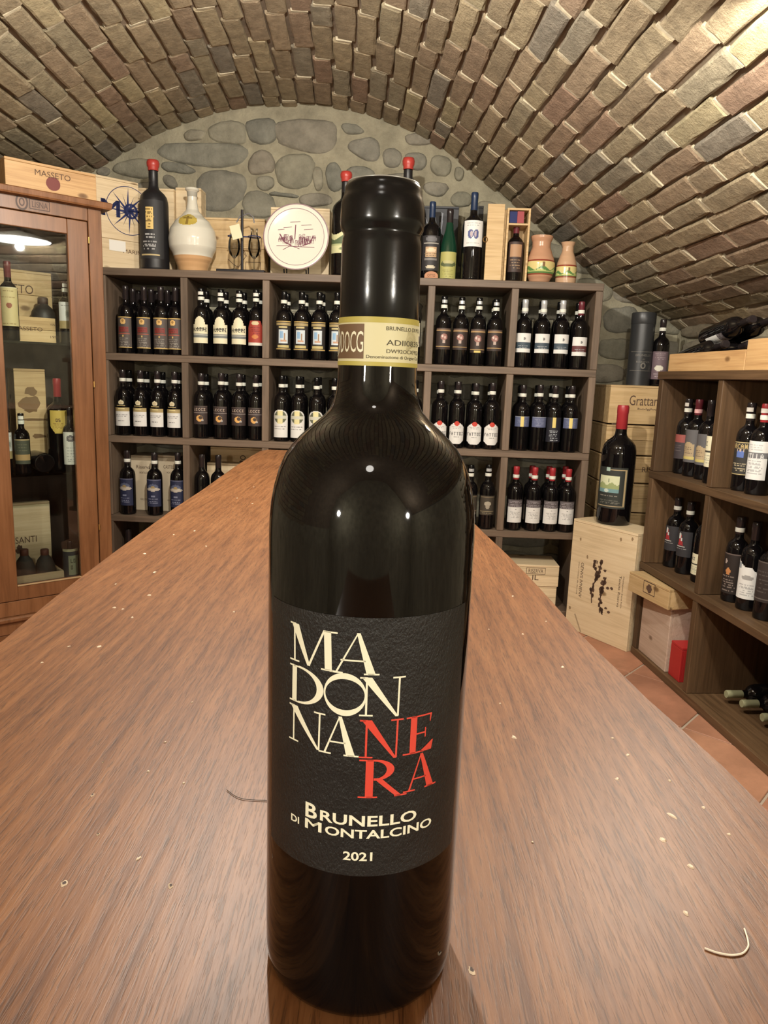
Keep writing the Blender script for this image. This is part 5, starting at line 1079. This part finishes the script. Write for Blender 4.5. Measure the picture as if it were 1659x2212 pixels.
cb('door_stile', sL+.0015, sgl, -.004, .020, zdb, zdt); cb('door_rail', sgl, sgr, -.003, .018, zgt, zdt); cb('door_rail', sgl, sgr, -.003, .018, zdb, zgb)
for a, b in ((zgb, zgb+.006),): cb('glazing_bead', sgl, sgr, -.006, -.0035, a-.006, a, flat('gilt_bead', (.42, .30, .16), .4))
pane = cb('glass_pane', sgl, sgr, .006, .010, zgb, zgt, M_pane, dr, 0)
zs1 = KF.hit(100, 740, .05)[1]; zs2 = KF.hit(100, 1022, .05)[1]
for z in (zs1, zs2): cb('glass_shelf', SLL+.02, -.02, .035, DC-.014, z-.008, z, M_shelfglass, bev=0)
for y_ in (520, 830, 1140):
    a, b = KF.hit(194, y_, 0)[0], KF.hit(194, y_, 0)[1]; m = MB(); m.tube([(sj, -.006, b-.012), (sj, -.006, b+.012)], .004, 8); m.obj('hinge', M_brass, cab)
F = Flat(); a, b = KF.hit(47, 436, 0); F.ring(a, b, .022, .030, .016, .022, n=24); F.ring(a, b, .010, .015, .006, .010, n=18)
a2, b2 = KF.hit(64, 440, 0); a3, b3 = KF.hit(107, 450, 0); F.line([(a2, b3-.012), (a3, b3-.012), (a3, b3+.022), (a2, b3+.022)], .003, True); F.text('LISNA', a2+.008, a3-.006, b3-.006, b3+.016)
me = F.flatmesh('carved_crest', flat('carved_recess', (.05, .02, .01), .5), -.0007); part('carved_crest', me, cab)
# crate on top
a0 = KF.hit(12, 396, .06)[0]; a1 = KF.hit(207, 378, .06)[0]; zt_ = KF.hit(110, 357, .06)[1]
F = Flat(); xm = (a0+a1)/2; ww = a1-a0; F.text('MASSETO', KF.hit(75, 370, .06)[0]-xm, KF.hit(152, 380, .06)[0]-xm, (zt_-zct)*.60, (zt_-zct)*.78); F2 = Flat(); q, q2 = KF.hit(115, 398, .06); F2.disc(q-xm, q2-zct, .027, .025, 24, .03)
crate('honey-coloured crate stamped with a red dot on top of the cabinet', KF, a0, a1, .06, .25, zct+.0008, zt_, M_pineo, 1, prints=(('stamped_lettering', F, M_ink), ('red_dot', F2, flat('oxblood_ink', (.16, .03, .025), .6))))
def kz(px, py, d): return KF.hit(px, py, d)
def kb(kind, px, yb, yt, rpx, d, z, label, turn=0, H=None, **k):
    x, _ = kz(px, yb, d); H = H or kz(px, yt, d)[1]-z; R = min((kz(px+rpx, yb-30, d)[0]-kz(px-rpx, yb-30, d)[0])/2, .06)
    c = (KF.w(x, d)-CAM); face = math.atan2(c.x, c.y)*-1
    return bottle(kind, KF.w(x, d, z+.0006), face+turn, label, 'bottles in the glass cabinet', R=R, H=H, n=32, **k)
kb('reddot', 24, 736, 566, 20, .09, zs1, 'bottle with tall cream label and red dot on the cabinet top shelf')
kb('whitegold', 145, 744, 608, 15, .10, zs1, 'bottle with white and gold label, right on the cabinet top shelf')
x0, z1 = kz(-20, 575, .26); x1 = kz(111, 575, .26)[0]; hh = z1-zs1; xm = (x0+x1)/2
crate('tall upright crate board stamped with capitals at the cabinet top shelf back', KF, x0, x1, .27, .31, zs1+.0006, z1, M_pine, 3, prints=(('stamped_lettering', FT(('MASSETO', kz(-28, 610, .26)[0]-xm, kz(72, 606, .26)[0]-xm, hh*.68, hh*.80)), M_ink),))
x0 = kz(40, 690, .12)[0]; x1 = kz(122, 690, .12)[0]; _, z1 = kz(100, 686, .12)
crate('small pine crate holding a dark bottle on the cabinet top shelf', KF, x0, x1, .135, .255, zs1+.0006, z1, M_pine, 2, open_top=True, prints=(('stamped_lettering', FT(('MASSETO', -.09, .02, .045, .06), ('VINO', .05, .08, .07, .08), ('1999', .05, .085, .02, .03)), M_ink),))
x_, _ = kz(95, 690, .19); H = kz(98, 642, .19)[1]-zs1-.012
t = thing('wine_bottle', 'dusty dark bottle standing inside the small pine crate, cabinet top shelf', 'bottle', KF.w(x_, .195, zs1+.0115), KF.a, 'bottles in the glass cabinet')
m = MB(); m.lathe([(.0005, 0), (.046, 0), (.048, .01), (.048, H*.55), (.044, H*.66), (.033, H*.76), (.021, H*.82), (.018, H*.86)], 28); m.obj('glass_body', flat('dusty_black_glass', (.025, .024, .022), .5, bump=.3, bscale=40), t, smooth=True)
m = MB(); m.lathe([(.0185, H*.84), (.020, H*.85), (.020, H*.97), (.016, H), (.0005, H)], 24); m.obj('wax_cap', flat('old_dark_wax', (.06, .035, .03), .6), t, smooth=True)
# middle shelf
x0 = kz(36, 900, .2)[0]; x1 = kz(103, 900, .2)[0]; _, z1 = kz(70, 797, .2); xm = (x0+x1)/2; hh = z1-zs2; F = Flat()
F.disc(0, hh*.66, .045, .035, 18, .35); F.disc(.0, hh*.78, .022, .02, 12, .3); F.disc(.005, hh*.495, .05, .006, 16, .3); F.disc(.02, hh*.33, .03, .008, 10, .4); F.disc(.02, hh*.13, .03, .008, 10, .4)
crate('tan upright wooden box with a stamped crest, cabinet middle shelf', KF, x0, x1, .21, .31, zs2+.0006, z1, M_pine, 1, name='gift_box', cat='box', prints=(('crest_print', F, flat('faded_brown_ink', (.22, .13, .06), .8)),))
kb('gold65', 131, 1014, 818, 25, .15, zs2, 'large red-capped bottle with gold label in the cabinet')
kb('star', 155, 1014, 880, 16, .07, zs2, 'bottle with white label and dark round emblem in the cabinet')
kb('olive', 51, 1018, 893, 17, .08, zs2, 'small bottle with olive and tan label in the cabinet')
kb('whitegold', 14, 1018, 890, 15, .10, zs2, 'bottle with white label half hidden by the cabinet door stile', turn=.5)
t = bottle('plain', (0, 0, 0), 0, 'bottle lying on its side, round base facing out, cabinet middle shelf', 'bottles in the glass cabinet', R=.040, H=.22); x_, z_ = kz(96, 994, .06); t.location = KF.w(x_, .055, zs2+.0412); t.rotation_euler = (math.radians(-90), 0, KF.a)
# bottom
zb0 = zdb+.003
x0 = kz(10, 1160, .2)[0]; x1 = kz(116, 1160, .2)[0]; _, z1 = kz(80, 1087, .2); xm = (x0+x1)/2; hh = z1-zb0
F = FT(('BIONDI-SANTI', kz(-32, 1140, .2)[0]-xm, kz(83, 1140, .2)[0]-xm, hh*.50, hh*.58)); a = kz(46, 1160, .2)[0]-xm; F.disc(a, hh*.41, .020, .012, 12, .2); F.disc(a, hh*.45, .012, .012, 10, .3)
crate('whitish upright crate lid with black lettering at the cabinet bottom', KF, x0, x1, .235, .265, zb0, z1, M_pinew, 1, prints=(('stamped_lettering', F, M_ink),), name='crate_lid', cat='lid')
x0 = kz(30, 1250, .05)[0]; x1 = kz(139, 1250, .05)[0]; _, z1 = kz(80, 1240, .05)
crate('low open pale tray with two dusty bottles at the cabinet bottom', KF, x0, x1, .05, .22, zb0, zb0+(z1-zb0), M_pinew, 1, open_top=True, name='wooden_tray', cat='tray')
M_dust = flat('dusty_glass', (.045, .04, .035), .7)
for px, lb in ((55, 'left dusty bottle standing in the pale tray, cabinet bottom'), (99, 'right dusty bottle standing in the pale tray, cabinet bottom')):
    x_, _ = kz(px, 1230, .12); H = kz(px, 1186, .12)[1]-zb0-.012
    t = thing('wine_bottle', lb, 'bottle', KF.w(x_, .125, zb0+.0125), KF.a, 'bottles in the glass cabinet'); m = MB(); m.lathe([(.0005, 0), (.038, 0), (.040, .01), (.040, H*.40), (.038, H*.55), (.030, H*.70), (.018, H*.80), (.015, H*.85)], 28); m.obj('glass_body', M_dust, t, smooth=True)
    m = MB(); m.lathe([(.0155, H*.83), (.0165, H*.84), (.0165, H*.98), (.013, H), (.0005, H)], 24); m.obj('wax_cap', flat('old_wax', (.13, .045, .03), .6), t, smooth=True)
kb('look', 154, 1244, 1150, 17, .07, zb0, 'small dark bottle with green square label at the cabinet bottom right', H=.20)
# ------------------------------------------------------------------ lamps (above and behind the frame)
M_lamp = bpy.data.materials.new('lit_opal_glass'); M_lamp.use_nodes = True; nt = M_lamp.node_tree; nt.nodes.remove(nt.nodes['Principled BSDF']); em = ND(nt, 'ShaderNodeEmission'); em.inputs[0].default_value = (1, .95, .86, 1); em.inputs[1].default_value = 14; nt.links.new(em.outputs[0], nt.nodes['Material Output'].inputs[0])
t = thing('pendant_lamp', 'white saucer pendant lamp hanging under the vault at the right', 'lamp', tuple(SAUC))
m = MB(); m.lathe([(.012, .050), (.05, .048), (.13, .030), (.195, .006), (.198, .004), (.194, .010), (.13, .036), (.05, .054), (.014, .065)], 48); m.obj('shade', M_shade, t, smooth=True)
m = MB(); m.lathe([(.193, .004), (.12, .014), (.06, .018)], 48); m.obj('diffuser', M_lamp, t, smooth=True)
m = MB(); m.tube([(0, 0, .045), (0, 0, .09)], .014, 16); m.obj('socket', M_iron, t)
t = thing('spot_lamp', 'small dark ceiling spot lamp hanging over the counter', 'lamp', tuple(PEND))
m = MB(); m.lathe([(.03, -.02), (.034, -.02), (.036, .03), (.02, .05), (.0005, .052)], 32); m.obj('housing', M_iron, t, smooth=True)
m = MB(); m.tube([(0, 0, .05), (0, 0, .20)], .004, 8); m.obj('stem', M_iron, t)
